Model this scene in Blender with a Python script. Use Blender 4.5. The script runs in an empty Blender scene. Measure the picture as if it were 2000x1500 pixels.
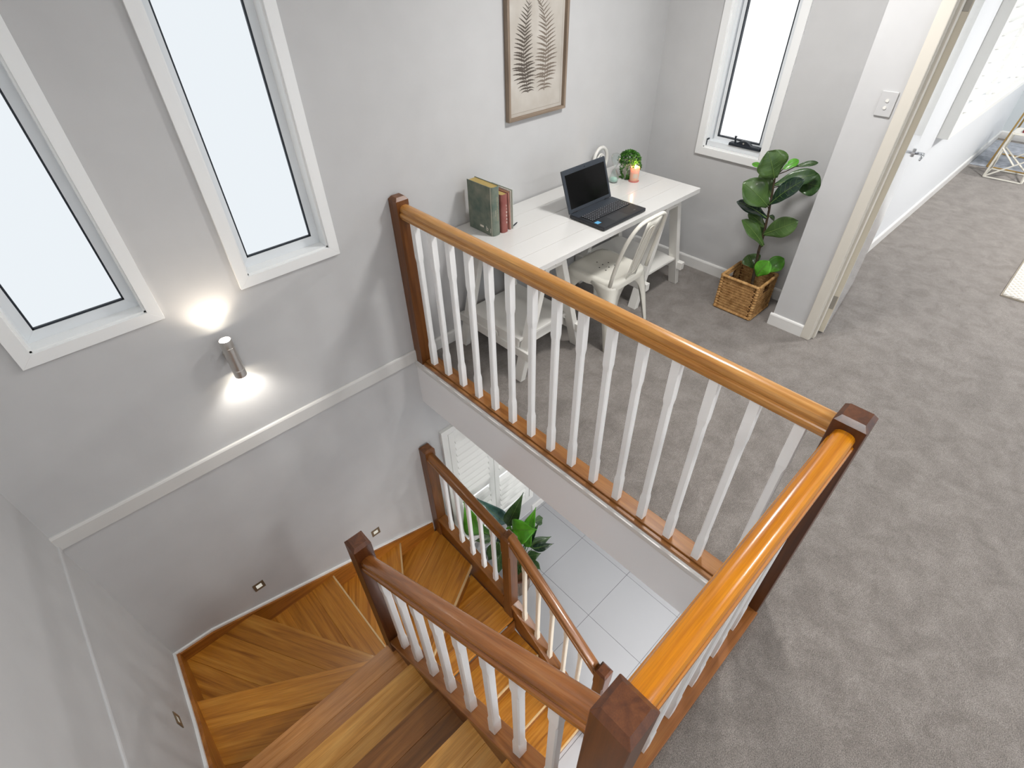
import bpy, math, random
from mathutils import Matrix, Vector, Euler
random.seed(7)
SC = bpy.context.scene
COL = SC.collection
PI = math.pi

# ------------------------------------------------------------------ camera
cam_d = bpy.data.cameras.new('camera')
cam = bpy.data.objects.new('camera', cam_d); COL.objects.link(cam)
cam_d.sensor_width = 36.0; cam_d.lens = 36.0*1015.311/2000.0
cam_d.clip_start = 0.02; cam_d.clip_end = 100
RT = Vector((0.72716585, -0.68624049, -0.01743009))
DN = Vector((-0.45959136, -0.46782533, -0.75492731))
FW = Vector((0.50990745, 0.55696808, -0.65557681))
cm = Matrix.Identity(4)
for i in range(3):
    cm[i][0] = RT[i]; cm[i][1] = -DN[i]; cm[i][2] = -FW[i]
cm[0][3], cm[1][3], cm[2][3] = -1.412, -2.515, 2.2
cam.matrix_world = cm
SC.camera = cam

# ------------------------------------------------------------------ world, lights, exposure
WORLD_STRENGTH = 0.8
PANE_STRENGTH = 0.66
w = bpy.data.worlds.new('sky'); SC.world = w; w.use_nodes = True
bg = w.node_tree.nodes['Background']
bg.inputs[0].default_value = (0.86, 0.92, 1.0, 1); bg.inputs[1].default_value = WORLD_STRENGTH

def fill_light(loc, power, size=0.35, color=(1.0, 0.985, 0.97)):  # added area lamp for fill, out of view and without a fixture
    d = bpy.data.lights.new('unseen_fill_light', 'AREA'); d.shape = 'DISK'; d.size = size
    d.energy = power; d.color = color
    o = bpy.data.objects.new('unseen_fill_light', d); COL.objects.link(o); o.location = loc
    return o
for x, y, p in ((1.2, -1.35, 26), (1.0, -3.7, 16), (-0.5, -4.2, 18), (-1.55, -2.3, 14), (4.6, -3.6, 72), (7.0, -3.0, 36)):  # fill added to brighten landing, stairwell, alcove and bedroom
    fill_light((x, y, 2.66), p)
for x, y, p in ((0.45, -3.0, 26), (2.5, -3.4, 30), (-0.3, -4.4, 56), (-1.5, -4.4, 60)):  # fill added under the landing to brighten the lower storey
    fill_light((x, y, -0.41), p)

SC.view_settings.view_transform = 'Standard'
SC.view_settings.look = 'None'
SC.view_settings.exposure = 0.50
SC.view_settings.gamma = 1.0
SC.view_settings.use_curve_mapping = False
SC.cycles.use_denoising = True
SC.cycles.max_bounces = 6
SC.cycles.diffuse_bounces = 3
SC.cycles.glossy_bounces = 3
SC.cycles.use_adaptive_sampling = True
SC.cycles.adaptive_threshold = 0.06
SC.cycles.adaptive_min_samples = 16
SC.cycles.caustics_reflective = False
SC.cycles.caustics_refractive = False
SC.cycles.sample_clamp_indirect = 6.0

# ------------------------------------------------------------------ materials
def s2l(c):
    return tuple((v/12.92 if v <= 0.04045 else ((v+0.055)/1.055)**2.4) for v in (x/255.0 for x in c))
def base_mat(name, rgb, rough=0.5, metal=0.0, coat=0.0, spec=0.5, lin=False):
    m = bpy.data.materials.new(name); m.use_nodes = True
    b = m.node_tree.nodes['Principled BSDF']
    c = rgb if lin else s2l(rgb)
    b.inputs['Base Color'].default_value = (*c, 1)
    b.inputs['Roughness'].default_value = rough
    b.inputs['Metallic'].default_value = metal
    b.inputs['Coat Weight'].default_value = coat
    b.inputs['Coat Roughness'].default_value = 0.12
    b.inputs['Specular IOR Level'].default_value = spec
    return m
def N(m, t): return m.node_tree.nodes.new(t)
def LK(m, a, b): m.node_tree.links.new(a, b)
def BS(m): return m.node_tree.nodes['Principled BSDF']
def noise_tint(m, rgb1, rgb2, scale, detail=4, vec_scale=None, bump=0.0, bump_scale=None, coord='Object'):
    tc = N(m, 'ShaderNodeTexCoord'); mp = N(m, 'ShaderNodeMapping')
    LK(m, tc.outputs[coord], mp.inputs[0])
    if vec_scale: mp.inputs['Scale'].default_value = vec_scale
    n = N(m, 'ShaderNodeTexNoise'); n.inputs['Scale'].default_value = scale; n.inputs['Detail'].default_value = detail
    LK(m, mp.outputs[0], n.inputs['Vector'])
    r = N(m, 'ShaderNodeValToRGB')
    r.color_ramp.elements[0].position = 0.3; r.color_ramp.elements[1].position = 0.7
    r.color_ramp.elements[0].color = (*s2l(rgb1), 1); r.color_ramp.elements[1].color = (*s2l(rgb2), 1)
    LK(m, n.outputs['Fac'], r.inputs[0]); LK(m, r.outputs[0], BS(m).inputs['Base Color'])
    if bump:
        n2 = N(m, 'ShaderNodeTexNoise'); n2.inputs['Scale'].default_value = bump_scale or scale
        n2.inputs['Detail'].default_value = 3
        LK(m, mp.outputs[0], n2.inputs['Vector'])
        bp = N(m, 'ShaderNodeBump'); bp.inputs['Strength'].default_value = bump; bp.inputs['Distance'].default_value = 0.004
        LK(m, n2.outputs['Fac'], bp.inputs['Height']); LK(m, bp.outputs[0], BS(m).inputs['Normal'])
    return m

def wood(name, dark, mid, light, axis='x', rough=0.3, coat=0.4, vary=0.0, stretch=1.0):
    m = base_mat(name, mid, rough, coat=coat)
    tc = N(m, 'ShaderNodeTexCoord')
    oi = N(m, 'ShaderNodeObjectInfo')
    add = N(m, 'ShaderNodeVectorMath'); add.operation = 'ADD'
    mul = N(m, 'ShaderNodeVectorMath'); mul.operation = 'SCALE'
    comb = N(m, 'ShaderNodeCombineXYZ')
    for k in range(3): LK(m, oi.outputs['Random'], comb.inputs[k])
    LK(m, comb.outputs[0], mul.inputs[0]); mul.inputs['Scale'].default_value = 9.0
    LK(m, tc.outputs['Object'], add.inputs[0]); LK(m, mul.outputs[0], add.inputs[1])
    def grain(along, across, detail, dist):
        mp = N(m, 'ShaderNodeMapping')
        sc = [across]*3; sc['xyz'.index(axis)] = along
        mp.inputs['Scale'].default_value = sc
        LK(m, add.outputs[0], mp.inputs[0])
        n = N(m, 'ShaderNodeTexNoise'); n.inputs['Scale'].default_value = 1.0
        n.inputs['Detail'].default_value = detail; n.inputs['Distortion'].default_value = dist
        LK(m, mp.outputs[0], n.inputs['Vector'])
        return n
    g1 = grain(1.6*stretch, 26*stretch, 5, 1.2)
    g2 = grain(9, 330, 2, 0.2)
    r = N(m, 'ShaderNodeValToRGB')
    e = r.color_ramp.elements
    e[0].position = 0.28; e[1].position = 0.74
    e[0].color = (*s2l(dark), 1); e[1].color = (*s2l(light), 1)
    el = e.new(0.5); el.color = (*s2l(mid), 1)
    LK(m, g1.outputs['Fac'], r.inputs[0])
    mr = N(m, 'ShaderNodeMapRange'); mr.inputs['From Min'].default_value = 0.3; mr.inputs['From Max'].default_value = 0.7
    mr.inputs['To Min'].default_value = 0.84; mr.inputs['To Max'].default_value = 1.1
    LK(m, g2.outputs['Fac'], mr.inputs['Value'])
    val = mr.outputs[0]
    if vary:
        mv = N(m, 'ShaderNodeMapRange'); mv.inputs['To Min'].default_value = 1-vary; mv.inputs['To Max'].default_value = 1+vary
        LK(m, oi.outputs['Random'], mv.inputs['Value'])
        mm = N(m, 'ShaderNodeMath'); mm.operation = 'MULTIPLY'
        LK(m, val, mm.inputs[0]); LK(m, mv.outputs[0], mm.inputs[1]); val = mm.outputs[0]
    vm = N(m, 'ShaderNodeVectorMath'); vm.operation = 'SCALE'
    LK(m, r.outputs[0], vm.inputs[0]); LK(m, val, vm.inputs['Scale'])
    LK(m, vm.outputs[0], BS(m).inputs['Base Color'])
    bp = N(m, 'ShaderNodeBump'); bp.inputs['Strength'].default_value = 0.06; bp.inputs['Distance'].default_value = 0.002
    LK(m, g2.outputs['Fac'], bp.inputs['Height']); LK(m, bp.outputs[0], BS(m).inputs['Normal'])
    return m

def emit_mat(name, rgb, strength):
    m = bpy.data.materials.new(name); m.use_nodes = True
    nt = m.node_tree; nt.nodes.remove(nt.nodes['Principled BSDF'])
    e = nt.nodes.new('ShaderNodeEmission'); e.inputs[0].default_value = (*rgb, 1); e.inputs[1].default_value = strength
    nt.links.new(e.outputs[0], nt.nodes['Material Output'].inputs[0])
    return m

WALL = noise_tint(base_mat('wall_paint', (199, 199, 199), 0.75, spec=0.25), (197, 197, 197), (201, 201, 201), 6, bump=0.05, bump_scale=900)
WALL_LOW = WALL
TRIM = base_mat('white_gloss_trim', (228, 227, 224), 0.3)
TRIMW = base_mat('white_window_trim', (242, 243, 242), 0.28)
ALU = base_mat('white_aluminium', (226, 230, 233), 0.35)
GASKET = base_mat('black_rubber', (26, 34, 44), 0.5)
PANE = emit_mat('frosted_pane_daylight', (0.90, 0.955, 1.0), PANE_STRENGTH)
DAY = emit_mat('daylight_behind_shutter', (0.95, 0.975, 1.0), 0.85)
PANE3 = emit_mat('bright_pane_daylight', (0.97, 0.99, 1.0), 0.95)
CEIL = base_mat('ceiling_white', (238, 238, 236), 0.8)
DOORP = base_mat('door_white_gloss', (232, 234, 236), 0.08, coat=0.6)
TILE = base_mat('white_gloss_tile', (178, 179, 182), 0.12, coat=0.3)
GROUT = base_mat('grey_grout', (96, 98, 100), 0.9)
FASCIA = base_mat('white_fascia_paint', (248, 248, 249), 0.2)
LINE_TRIM = base_mat('pale_line_trim', (212, 211, 208), 0.4)

CARPET = base_mat('taupe_carpet', (140, 130, 121), 0.95, spec=0.1)
def _carpet(m):
    tc = N(m, 'ShaderNodeTexCoord')
    fine = N(m, 'ShaderNodeTexNoise'); fine.inputs['Scale'].default_value = 260; fine.inputs['Detail'].default_value = 4
    big = N(m, 'ShaderNodeTexNoise'); big.inputs['Scale'].default_value = 7.5; big.inputs['Detail'].default_value = 6
    big.inputs['Roughness'].default_value = 0.66; big.inputs['Distortion'].default_value = 0.5
    mid = N(m, 'ShaderNodeTexNoise'); mid.inputs['Scale'].default_value = 60; mid.inputs['Detail'].default_value = 3
    for n in (fine, big, mid): LK(m, tc.outputs['Object'], n.inputs['Vector'])
    r = N(m, 'ShaderNodeValToRGB'); e = r.color_ramp.elements
    e[0].position = 0.36; e[1].position = 0.64
    e[0].color = (*s2l((122, 115, 109)), 1); e[1].color = (*s2l((143, 136, 130)), 1)
    LK(m, big.outputs['Fac'], r.inputs[0])
    mr = N(m, 'ShaderNodeMapRange'); mr.inputs['From Min'].default_value = 0.3; mr.inputs['From Max'].default_value = 0.7
    mr.inputs['To Min'].default_value = 0.5; mr.inputs['To Max'].default_value = 1.42
    LK(m, fine.outputs['Fac'], mr.inputs['Value'])
    m2 = N(m, 'ShaderNodeMapRange'); m2.inputs['From Min'].default_value = 0.3; m2.inputs['From Max'].default_value = 0.7
    m2.inputs['To Min'].default_value = 0.9; m2.inputs['To Max'].default_value = 1.1
    LK(m, mid.outputs['Fac'], m2.inputs['Value'])
    mm = N(m, 'ShaderNodeMath'); mm.operation = 'MULTIPLY'; LK(m, mr.outputs[0], mm.inputs[0]); LK(m, m2.outputs[0], mm.inputs[1])
    vm = N(m, 'ShaderNodeVectorMath'); vm.operation = 'SCALE'
    LK(m, r.outputs[0], vm.inputs[0]); LK(m, mm.outputs[0], vm.inputs['Scale'])
    LK(m, vm.outputs[0], BS(m).inputs['Base Color'])
    ad = N(m, 'ShaderNodeMath'); ad.operation = 'MULTIPLY_ADD'; ad.inputs[1].default_value = 2.0
    LK(m, big.outputs['Fac'], ad.inputs[0]); LK(m, fine.outputs['Fac'], ad.inputs[2])
    bp = N(m, 'ShaderNodeBump'); bp.inputs['Strength'].default_value = 0.8; bp.inputs['Distance'].default_value = 0.006
    LK(m, ad.outputs[0], bp.inputs['Height']); LK(m, bp.outputs[0], BS(m).inputs['Normal'])
    BS(m).inputs['Sheen Weight'].default_value = 0.25; BS(m).inputs['Sheen Roughness'].default_value = 0.6
_carpet(CARPET)

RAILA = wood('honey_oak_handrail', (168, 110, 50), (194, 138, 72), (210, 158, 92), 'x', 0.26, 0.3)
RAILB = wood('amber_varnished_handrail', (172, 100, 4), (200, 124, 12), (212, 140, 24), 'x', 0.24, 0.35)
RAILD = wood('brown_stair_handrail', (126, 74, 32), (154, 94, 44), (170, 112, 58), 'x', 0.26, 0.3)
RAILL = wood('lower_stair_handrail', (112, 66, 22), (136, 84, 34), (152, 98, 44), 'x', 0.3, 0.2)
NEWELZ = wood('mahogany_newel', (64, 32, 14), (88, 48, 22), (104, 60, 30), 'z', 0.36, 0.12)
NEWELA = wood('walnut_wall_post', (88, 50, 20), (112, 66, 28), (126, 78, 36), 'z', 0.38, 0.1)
BASEW = wood('oak_base_rail', (124, 76, 34), (150, 98, 48), (166, 114, 62), 'y', 0.3, 0.2)
BASEX = wood('oak_base_rail_x', (122, 72, 30), (148, 92, 44), (162, 108, 56), 'x', 0.3, 0.2)
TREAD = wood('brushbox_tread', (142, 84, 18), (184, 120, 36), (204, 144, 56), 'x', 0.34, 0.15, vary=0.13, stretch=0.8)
TREADD = wood('dark_tread', (104, 64, 28), (130, 84, 40), (148, 100, 50), 'x', 0.34, 0.15, vary=0.12)
TREADL = wood('light_tread', (174, 118, 48), (202, 146, 72), (216, 164, 90), 'x', 0.32, 0.15, vary=0.1)
TREADP = wood('pinkish_tread', (170, 110, 54), (198, 136, 74), (212, 152, 90), 'x', 0.24, 0.35, vary=0.06)
SKIRT = wood('stair_skirt_wood', (134, 78, 20), (164, 100, 32), (182, 118, 44), 'x', 0.34, 0.15)
SKIRTY = wood('stair_skirt_wood_y', (134, 78, 20), (164, 100, 32), (182, 118, 44), 'y', 0.34, 0.15)
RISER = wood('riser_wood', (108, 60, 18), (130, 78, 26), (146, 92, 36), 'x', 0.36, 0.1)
NOSE = wood('pale_nosing_edge', (186, 150, 100), (204, 172, 124), (216, 186, 140), 'x', 0.4, 0.3)
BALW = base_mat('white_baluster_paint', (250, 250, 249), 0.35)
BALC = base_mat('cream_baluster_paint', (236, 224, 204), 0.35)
DESKW = base_mat('white_satin_desk', (220, 219, 216), 0.16, coat=0.25)
DESKL = base_mat('white_desk_leg', (232, 230, 224), 0.35)

# ------------------------------------------------------------------ mesh helpers
class MB:
    def __init__(s): s.v = []; s.f = []
    def add(s, vs, fs):
        o = len(s.v); s.v += [tuple(p) for p in vs]; s.f += [tuple(i+o for i in f) for f in fs]; return s
    def box(s, a, b):
        x0, y0, z0 = a; x1, y1, z1 = b
        return s.add([(x0,y0,z0),(x1,y0,z0),(x1,y1,z0),(x0,y1,z0),(x0,y0,z1),(x1,y0,z1),(x1,y1,z1),(x0,y1,z1)],
                     [(0,3,2,1),(4,5,6,7),(0,1,5,4),(1,2,6,5),(2,3,7,6),(3,0,4,7)])
    def prism(s, poly, z0, z1):            # polygon in xy, extruded in z (poly counter-clockwise)
        n = len(poly)
        vs = [(p[0], p[1], z0) for p in poly]+[(p[0], p[1], z1) for p in poly]
        fs = [tuple(reversed(range(n))), tuple(range(n, 2*n))]+[(i, (i+1) % n, n+(i+1) % n, n+i) for i in range(n)]
        return s.add(vs, fs)
    def prism_xz(s, poly, y0, y1):
        n = len(poly)
        vs = [(p[0], y0, p[1]) for p in poly]+[(p[0], y1, p[1]) for p in poly]
        fs = [tuple(range(n)), tuple(reversed(range(n, 2*n)))]+[((i+1) % n, i, n+i, n+(i+1) % n) for i in range(n)]
        return s.add(vs, fs)
    def prism_yz(s, poly, x0, x1):
        n = len(poly)
        vs = [(x0, p[0], p[1]) for p in poly]+[(x1, p[0], p[1]) for p in poly]
        fs = [tuple(reversed(range(n))), tuple(range(n, 2*n))]+[(i, (i+1) % n, n+(i+1) % n, n+i) for i in range(n)]
        return s.add(vs, fs)
    def rings(s, rings, cap=True, closed=True):
        n = len(rings[0]); o = len(s.v)
        for r in rings: s.v += [tuple(p) for p in r]
        for k in range(len(rings)-1):
            for i in range(n if closed else n-1):
                j = (i+1) % n
                s.f.append((o+k*n+i, o+k*n+j, o+(k+1)*n+j, o+(k+1)*n+i))
        if cap:
            s.f.append(tuple(o+i for i in reversed(range(n))))
            s.f.append(tuple(o+(len(rings)-1)*n+i for i in range(n)))
        return s
    def tube(s, path, r, n=8, cap=True):
        path = [Vector(p) for p in path]; rs = r if isinstance(r, (list, tuple)) else [r]*len(path)
        rings = []; up = None
        for i, p in enumerate(path):
            t = (path[min(i+1, len(path)-1)]-path[max(i-1, 0)]).normalized()
            if up is None:
                up = Vector((0, 0, 1)) if abs(t.z) < 0.9 else Vector((1, 0, 0))
            a = t.cross(up).normalized(); b = a.cross(t).normalized(); up = b
            rings.append([p+(a*math.cos(2*PI*k/n)+b*math.sin(2*PI*k/n))*rs[i] for k in range(n)])
        return s.rings(rings, cap)
    def lathe(s, prof, c=(0, 0, 0), n=20, cap=True):
        rings = [[(c[0]+r*math.cos(2*PI*k/n), c[1]+r*math.sin(2*PI*k/n), c[2]+z) for k in range(n)] for r, z in prof]
        return s.rings(rings, cap)
    def bar(s, a, b, wd, th, up=(0, 0, 1)):      # rectangular bar from a to b; wd along t x up, th along up-ish
        a = Vector(a); b = Vector(b); t = (b-a).normalized(); u = Vector(up)
        sx = t.cross(u).normalized()*wd/2; uy = sx.cross(t).normalized()*th/2
        return s.rings([[p-sx-uy, p+sx-uy, p+sx+uy, p-sx+uy] for p in (a, b)])
    def build(s, name, mat, parent=None, smooth=False, bevel=0, seg=2, matrix=None, solid=0):
        me = bpy.data.meshes.new(name); me.from_pydata(s.v, [], s.f); me.validate(); me.update()
        if mat: me.materials.append(mat)
        if smooth:
            for p in me.polygons: p.use_smooth = True
        o = bpy.data.objects.new(name, me); COL.objects.link(o)
        if matrix is not None: o.matrix_world = matrix
        if parent is not None: setpar(o, parent, matrix)
        if solid:
            md = o.modifiers.new('thickness', 'SOLIDIFY'); md.thickness = solid; md.offset = 0
        if bevel:
            md = o.modifiers.new('edge', 'BEVEL'); md.width = bevel; md.segments = seg; md.limit_method = 'ANGLE'; md.angle_limit = 0.6
            md.harden_normals = False
        if smooth == 'auto':
            pass
        return o
WM = {}
def wmat(o):
    return WM.get(o.name, Matrix.Identity(4))
def setpar(o, parent, matrix=None):
    o.parent = parent
    o.matrix_parent_inverse = wmat(parent).inverted()
    WM[o.name] = matrix.copy() if matrix is not None else Matrix.Identity(4)
    if matrix is None: o.matrix_basis = Matrix.Identity(4)
    else: o.matrix_basis = matrix
def thing(name, label=None, cat=None, loc=(0, 0, 0), group=None, parent=None, kind=None):
    o = bpy.data.objects.new(name, None); COL.objects.link(o); o.empty_display_size = 0.1
    m = Matrix.Translation(Vector(loc)); o.matrix_basis = m; WM[o.name] = m
    if parent is not None:
        o.parent = parent; o.matrix_parent_inverse = wmat(parent).inverted()
    tag(o, label, cat, group, kind)
    return o
def tag(o, label=None, cat=None, group=None, kind=None):
    if label: o['label'] = label
    if cat: o['category'] = cat
    if group: o['group'] = group
    if kind: o['kind'] = kind
    return o
def struct(o, label, cat='wall'):
    return tag(o, label, cat, kind='structure')
def autosmooth(o, ang=40):
    for p in o.data.polygons: p.use_smooth = True
    md = o.modifiers.new('split', 'EDGE_SPLIT'); md.split_angle = math.radians(ang)
    return o
def frame_mat(p0, p1, up=(0, 0, 1)):
    """matrix with local x from p0 to p1, z as near up as can be, origin p0"""
    p0 = Vector(p0); x = (Vector(p1)-p0).normalized(); y = Vector(up).cross(x).normalized(); z = x.cross(y)
    m = Matrix.Identity(4)
    for i in range(3): m[i][0] = x[i]; m[i][1] = y[i]; m[i][2] = z[i]; m[i][3] = p0[i]
    return m, (Vector(p1)-p0).length

# ------------------------------------------------------------------ key dimensions (metres)
XL, XR = -2.083, 2.469          # stair wall, alcove wall with window
PX = 2.12                       # face of the return wall with the switch
BY = -1.55                      # bedroom wall
FX = 8.45                       # bedroom far wall
LZ = -2.85                      # lower floor
R_ = 0.19                       # riser
CZ = 2.70

# ------------------------------------------------------------------ setting: walls
def wall_xz(name, x0, x1, z0, z1, y0, y1, holes, mat):
    """wall slab in the xz plane with rectangular holes, made of bands"""
    b = MB()
    xs = sorted({x0, x1, *[h[0] for h in holes], *[h[1] for h in holes]})
    zs = sorted({z0, z1, *[h[2] for h in holes], *[h[3] for h in holes]})
    for i in range(len(xs)-1):
        for k in range(len(zs)-1):
            cx, cz = (xs[i]+xs[i+1])/2, (zs[k]+zs[k+1])/2
            if any(h[0] < cx < h[1] and h[2] < cz < h[3] for h in holes): continue
            b.box((xs[i], y0, zs[k]), (xs[i+1], y1, zs[k+1]))
    return b.build(name, mat)
W1 = (-1.694, -1.271, 0.976, 2.40); W2 = (-0.823, -0.396, 0.976, 2.40); SHW = (0.12, 1.11, -2.55, -0.80)
struct(wall_xz('wall_back', XL-0.12, XR+0.12, LZ, CZ, 0.0, 0.12, (W1, W2, SHW), WALL), 'long pale grey stairwell wall with two narrow frosted windows')
struct(MB().box((XL-0.12, -7, LZ), (XL, 0, CZ)).build('wall_left', WALL), 'pale grey wall along the outside of the stairs')
def wall_yz(name, y0, y1, z0, z1, x0, x1, holes, mat):
    b = MB()
    ys = sorted({y0, y1, *[h[0] for h in holes], *[h[1] for h in holes]})
    zs = sorted({z0, z1, *[h[2] for h in holes], *[h[3] for h in holes]})
    for i in range(len(ys)-1):
        for k in range(len(zs)-1):
            cy, cz = (ys[i]+ys[i+1])/2, (zs[k]+zs[k+1])/2
            if any(h[0] < cy < h[1] and h[2] < cz < h[3] for h in holes): continue
            b.box((x0, ys[i], zs[k]), (x1, ys[i+1], zs[k+1]))
    return b.build(name, mat)
W3 = (-0.925, -0.478, 0.955, 2.35)
struct(wall_yz('wall_right', -1.478, 0.0, -0.38, CZ, XR, XR+0.12, (W3,), WALL), 'grey alcove wall behind the fig with narrow window')
struct(MB().box((PX, -1.712, -0.0), (PX+0.12, -1.478, CZ)).box((PX+0.12, BY, 0.0), (XR+0.12, -1.478, CZ)).build('wall_return', WALL), 'short grey wall beside the open door carrying the light switch')
BW = (4.50, 7.36, 0.90, 2.40)
struct(wall_xz('wall_bedroom', XR+0.12, FX+0.1, 0.0, CZ, BY, BY+0.12, (BW,), base_mat('bedroom_wall_paint', (226, 228, 230), 0.5)), 'white bedroom wall below and around the plantation shutters')
struct(MB().box((FX, -7, 0), (FX+0.12, BY, CZ)).build('wall_far', base_mat('far_wall_paint', (206, 212, 214), 0.7)), 'pale far bedroom wall behind the wire tables')
struct(MB().box((XL-0.12, -7, CZ), (FX+0.12, 0.12, CZ+0.1)).build('ceiling', CEIL), 'white upper ceiling above the landing', 'ceiling')
# lower level far side
struct(MB().box((3.2, -7, LZ), (3.3, 0, -0.38)).build('wall_lower', WALL), 'lower storey wall beyond the tiled floor')

# upper floor
fl = MB()
fl.box((0.012, -2.45, -0.37), (PX, 0, 0)).box((PX, -1.478, -0.37), (XR, 0, 0)).box((PX, -2.45, -0.37), (FX, BY+0.0, 0)).box((-1.05, -7, -0.37), (FX, -2.45, 0)).box((XL, -7, -0.37), (-1.05, -2.345, 0))
struct(fl.build('floor', CARPET), 'taupe cut-pile carpet over landing and bedroom', 'floor')
# fascia of the landing edge
fa = MB().box((0.0, -2.36, -0.385), (0.012, 0.0, -0.002)).box((-1.0, -2.36, -0.385), (0.0, -2.348, -0.002))
t1 = fa.build('trim_1', FASCIA)
struct(t1, 'white fascia board below the landing balustrade', 'fascia')
MB().prism_xz([(0.0, -0.05), (-0.006, -0.045), (-0.010, -0.03), (-0.012, -0.004), (0.0, -0.004)], -2.36, 0.0).build('edge_bead', TRIM, t1)
MB().box((0.005, -2.36, -0.39), (3.2, 0, -0.37)).build('soffit', CEIL, t1)

# lower floor: tiles as single pieces over a grout bed
lf = MB().box((XL, -7, LZ-0.1), (3.2, 0, LZ-0.004)).build('floor_tiled', GROUT)
struct(lf, 'white gloss tiled floor of the lower storey', 'floor')
TS = 0.606; TX0, TY0 = 0.685, -1.255
tile_me = None
for i in range(-3, 5):
    for j in range(-4, 4):
        x0 = TX0+i*TS; y0 = TY0+j*TS
        xa, xb, ya, yb = max(x0, XL)+0.0017, min(x0+TS, 3.2)-0.0017, y0+0.0017, min(y0+TS, 0)-0.0017
        if xb-xa < 0.015 or yb-ya < 0.015: continue
        MB().box((xa, ya, LZ-0.006), (xb, yb, LZ)).build('tile', TILE, lf)

# baseboards and floor line trim
def base_profile(h=0.09, t=0.016):
    return [(0, 0), (t, 0), (t, h-0.012), (t*0.75, h-0.003), (t*0.5, h), (0, h)]
def skirting_x(name, x0, x1, y, sgn, label, h=0.09, z=0.0, mat=TRIM):
    b = MB(); pr = base_profile(h)
    ring = lambda x: [(x, y+sgn*a, z+c) for a, c in pr]
    b.rings([ring(x0), ring(x1)])
    return struct(b.build(name, mat), label, 'baseboard')
def skirting_y(name, y0, y1, x, sgn, label, h=0.09, z=0.0, mat=TRIM, t=0.016):
    b = MB(); pr = base_profile(h, t)
    ring = lambda y: [(x+sgn*a, y, z+c) for a, c in pr]
    b.rings([ring(y0), ring(y1)])
    return struct(b.build(name, mat), label, 'baseboard')
skirting_x('trim_2', XL, 0.01, 0.0, -1, 'white floor-line trim running along stairwell wall below wall lamp', mat=LINE_TRIM)
skirting_y('trim_3', -7, 0.0, XL, 1, 'thin white floor-line ledge along the outer stair wall', h=0.03, mat=WALL, t=0.008)
skirting_x('baseboard_back', 0.10, XR, 0.0, -1, 'white skirting behind the desk')
skirting_y('baseboard_right', -1.478, 0.0, XR, -1, 'white skirting behind the fig basket')
skirting_y('baseboard_return', -1.712, -1.462, PX, -1, 'white skirting at the foot of switch wall')
skirting_x('baseboard_bedroom', PX+0.12, FX, BY, -1, 'white skirting along bedroom wall beside door')
skirting_y('baseboard_far', -7, BY, FX, -1, 'white skirting on the far bedroom wall')
skirting_x('baseboard_lower', 1.15, 3.2, 0.0, -1, 'white skirting beside the lower shutters', z=LZ)

# ------------------------------------------------------------------ windows
def casing_xz(parent, x0, x1, z0, z1, cw, y0, y1, mat, name='casing'):
    """four mitred boards around an opening; one object per board"""
    o = (x0-cw, x1+cw, z0-cw, z1+cw)
    quads = [[(o[0], o[2]), (o[1], o[2]), (x1, z0), (x0, z0)], [(o[1], o[2]), (o[1], o[3]), (x1, z1), (x1, z0)],
             [(o[1], o[3]), (o[0], o[3]), (x0, z1), (x1, z1)], [(o[0], o[3]), (o[0], o[2]), (x0, z0), (x0, z1)]]
    for q in quads:
        MB().prism_xz(q, y0, y1).build(name, mat, parent, bevel=0.0008, seg=1)
def frosted_window(name, h, label):
    root = thing(name, label, 'window', ((h[0]+h[1])/2, 0, h[2]), kind='structure')
    x0, x1, z0, z1 = h
    casing_xz(root, x0, x1, z0, z1, 0.052, -0.018, 0.0, TRIMW)
    # reveal lining
    b = MB(); t = 0.008
    b.box((x0, -0.004, z0), (x0+t, 0.10, z1)).box((x1-t, -0.004, z0), (x1, 0.10, z1)).box((x0, -0.004, z0), (x1, 0.10, z0+t)).box((x0, -0.004, z1-t), (x1, 0.10, z1))
    b.build('reveal', TRIMW, root)
    casing_xz(root, x0+0.045, x1-0.045, z0+0.052, z1-0.045, 0.045, 0.062, 0.10, ALU, 'sash')
    gx0, gx1, gz0, gz1 = x0+0.045, x1-0.045, z0+0.052, z1-0.045
    g = MB(); q = 0.007
    g.box((gx0, 0.066, gz0), (gx0+q, 0.085, gz1)).box((gx1-q, 0.066, gz0), (gx1, 0.085, gz1)).box((gx0, 0.066, gz0), (gx1, 0.085, gz0+q)).box((gx0, 0.066, gz1-q), (gx1, 0.085, gz1))
    g.build('gasket', GASKET, root)
    MB().box((gx0, 0.078, gz0), (gx1, 0.084, gz1)).build('pane', PANE, root)
frosted_window('window_1', W1, 'frosted narrow window at the left above the winder stairs')
frosted_window('window_2', W2, 'frosted narrow window to the right of the other, above wall lamp')

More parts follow.
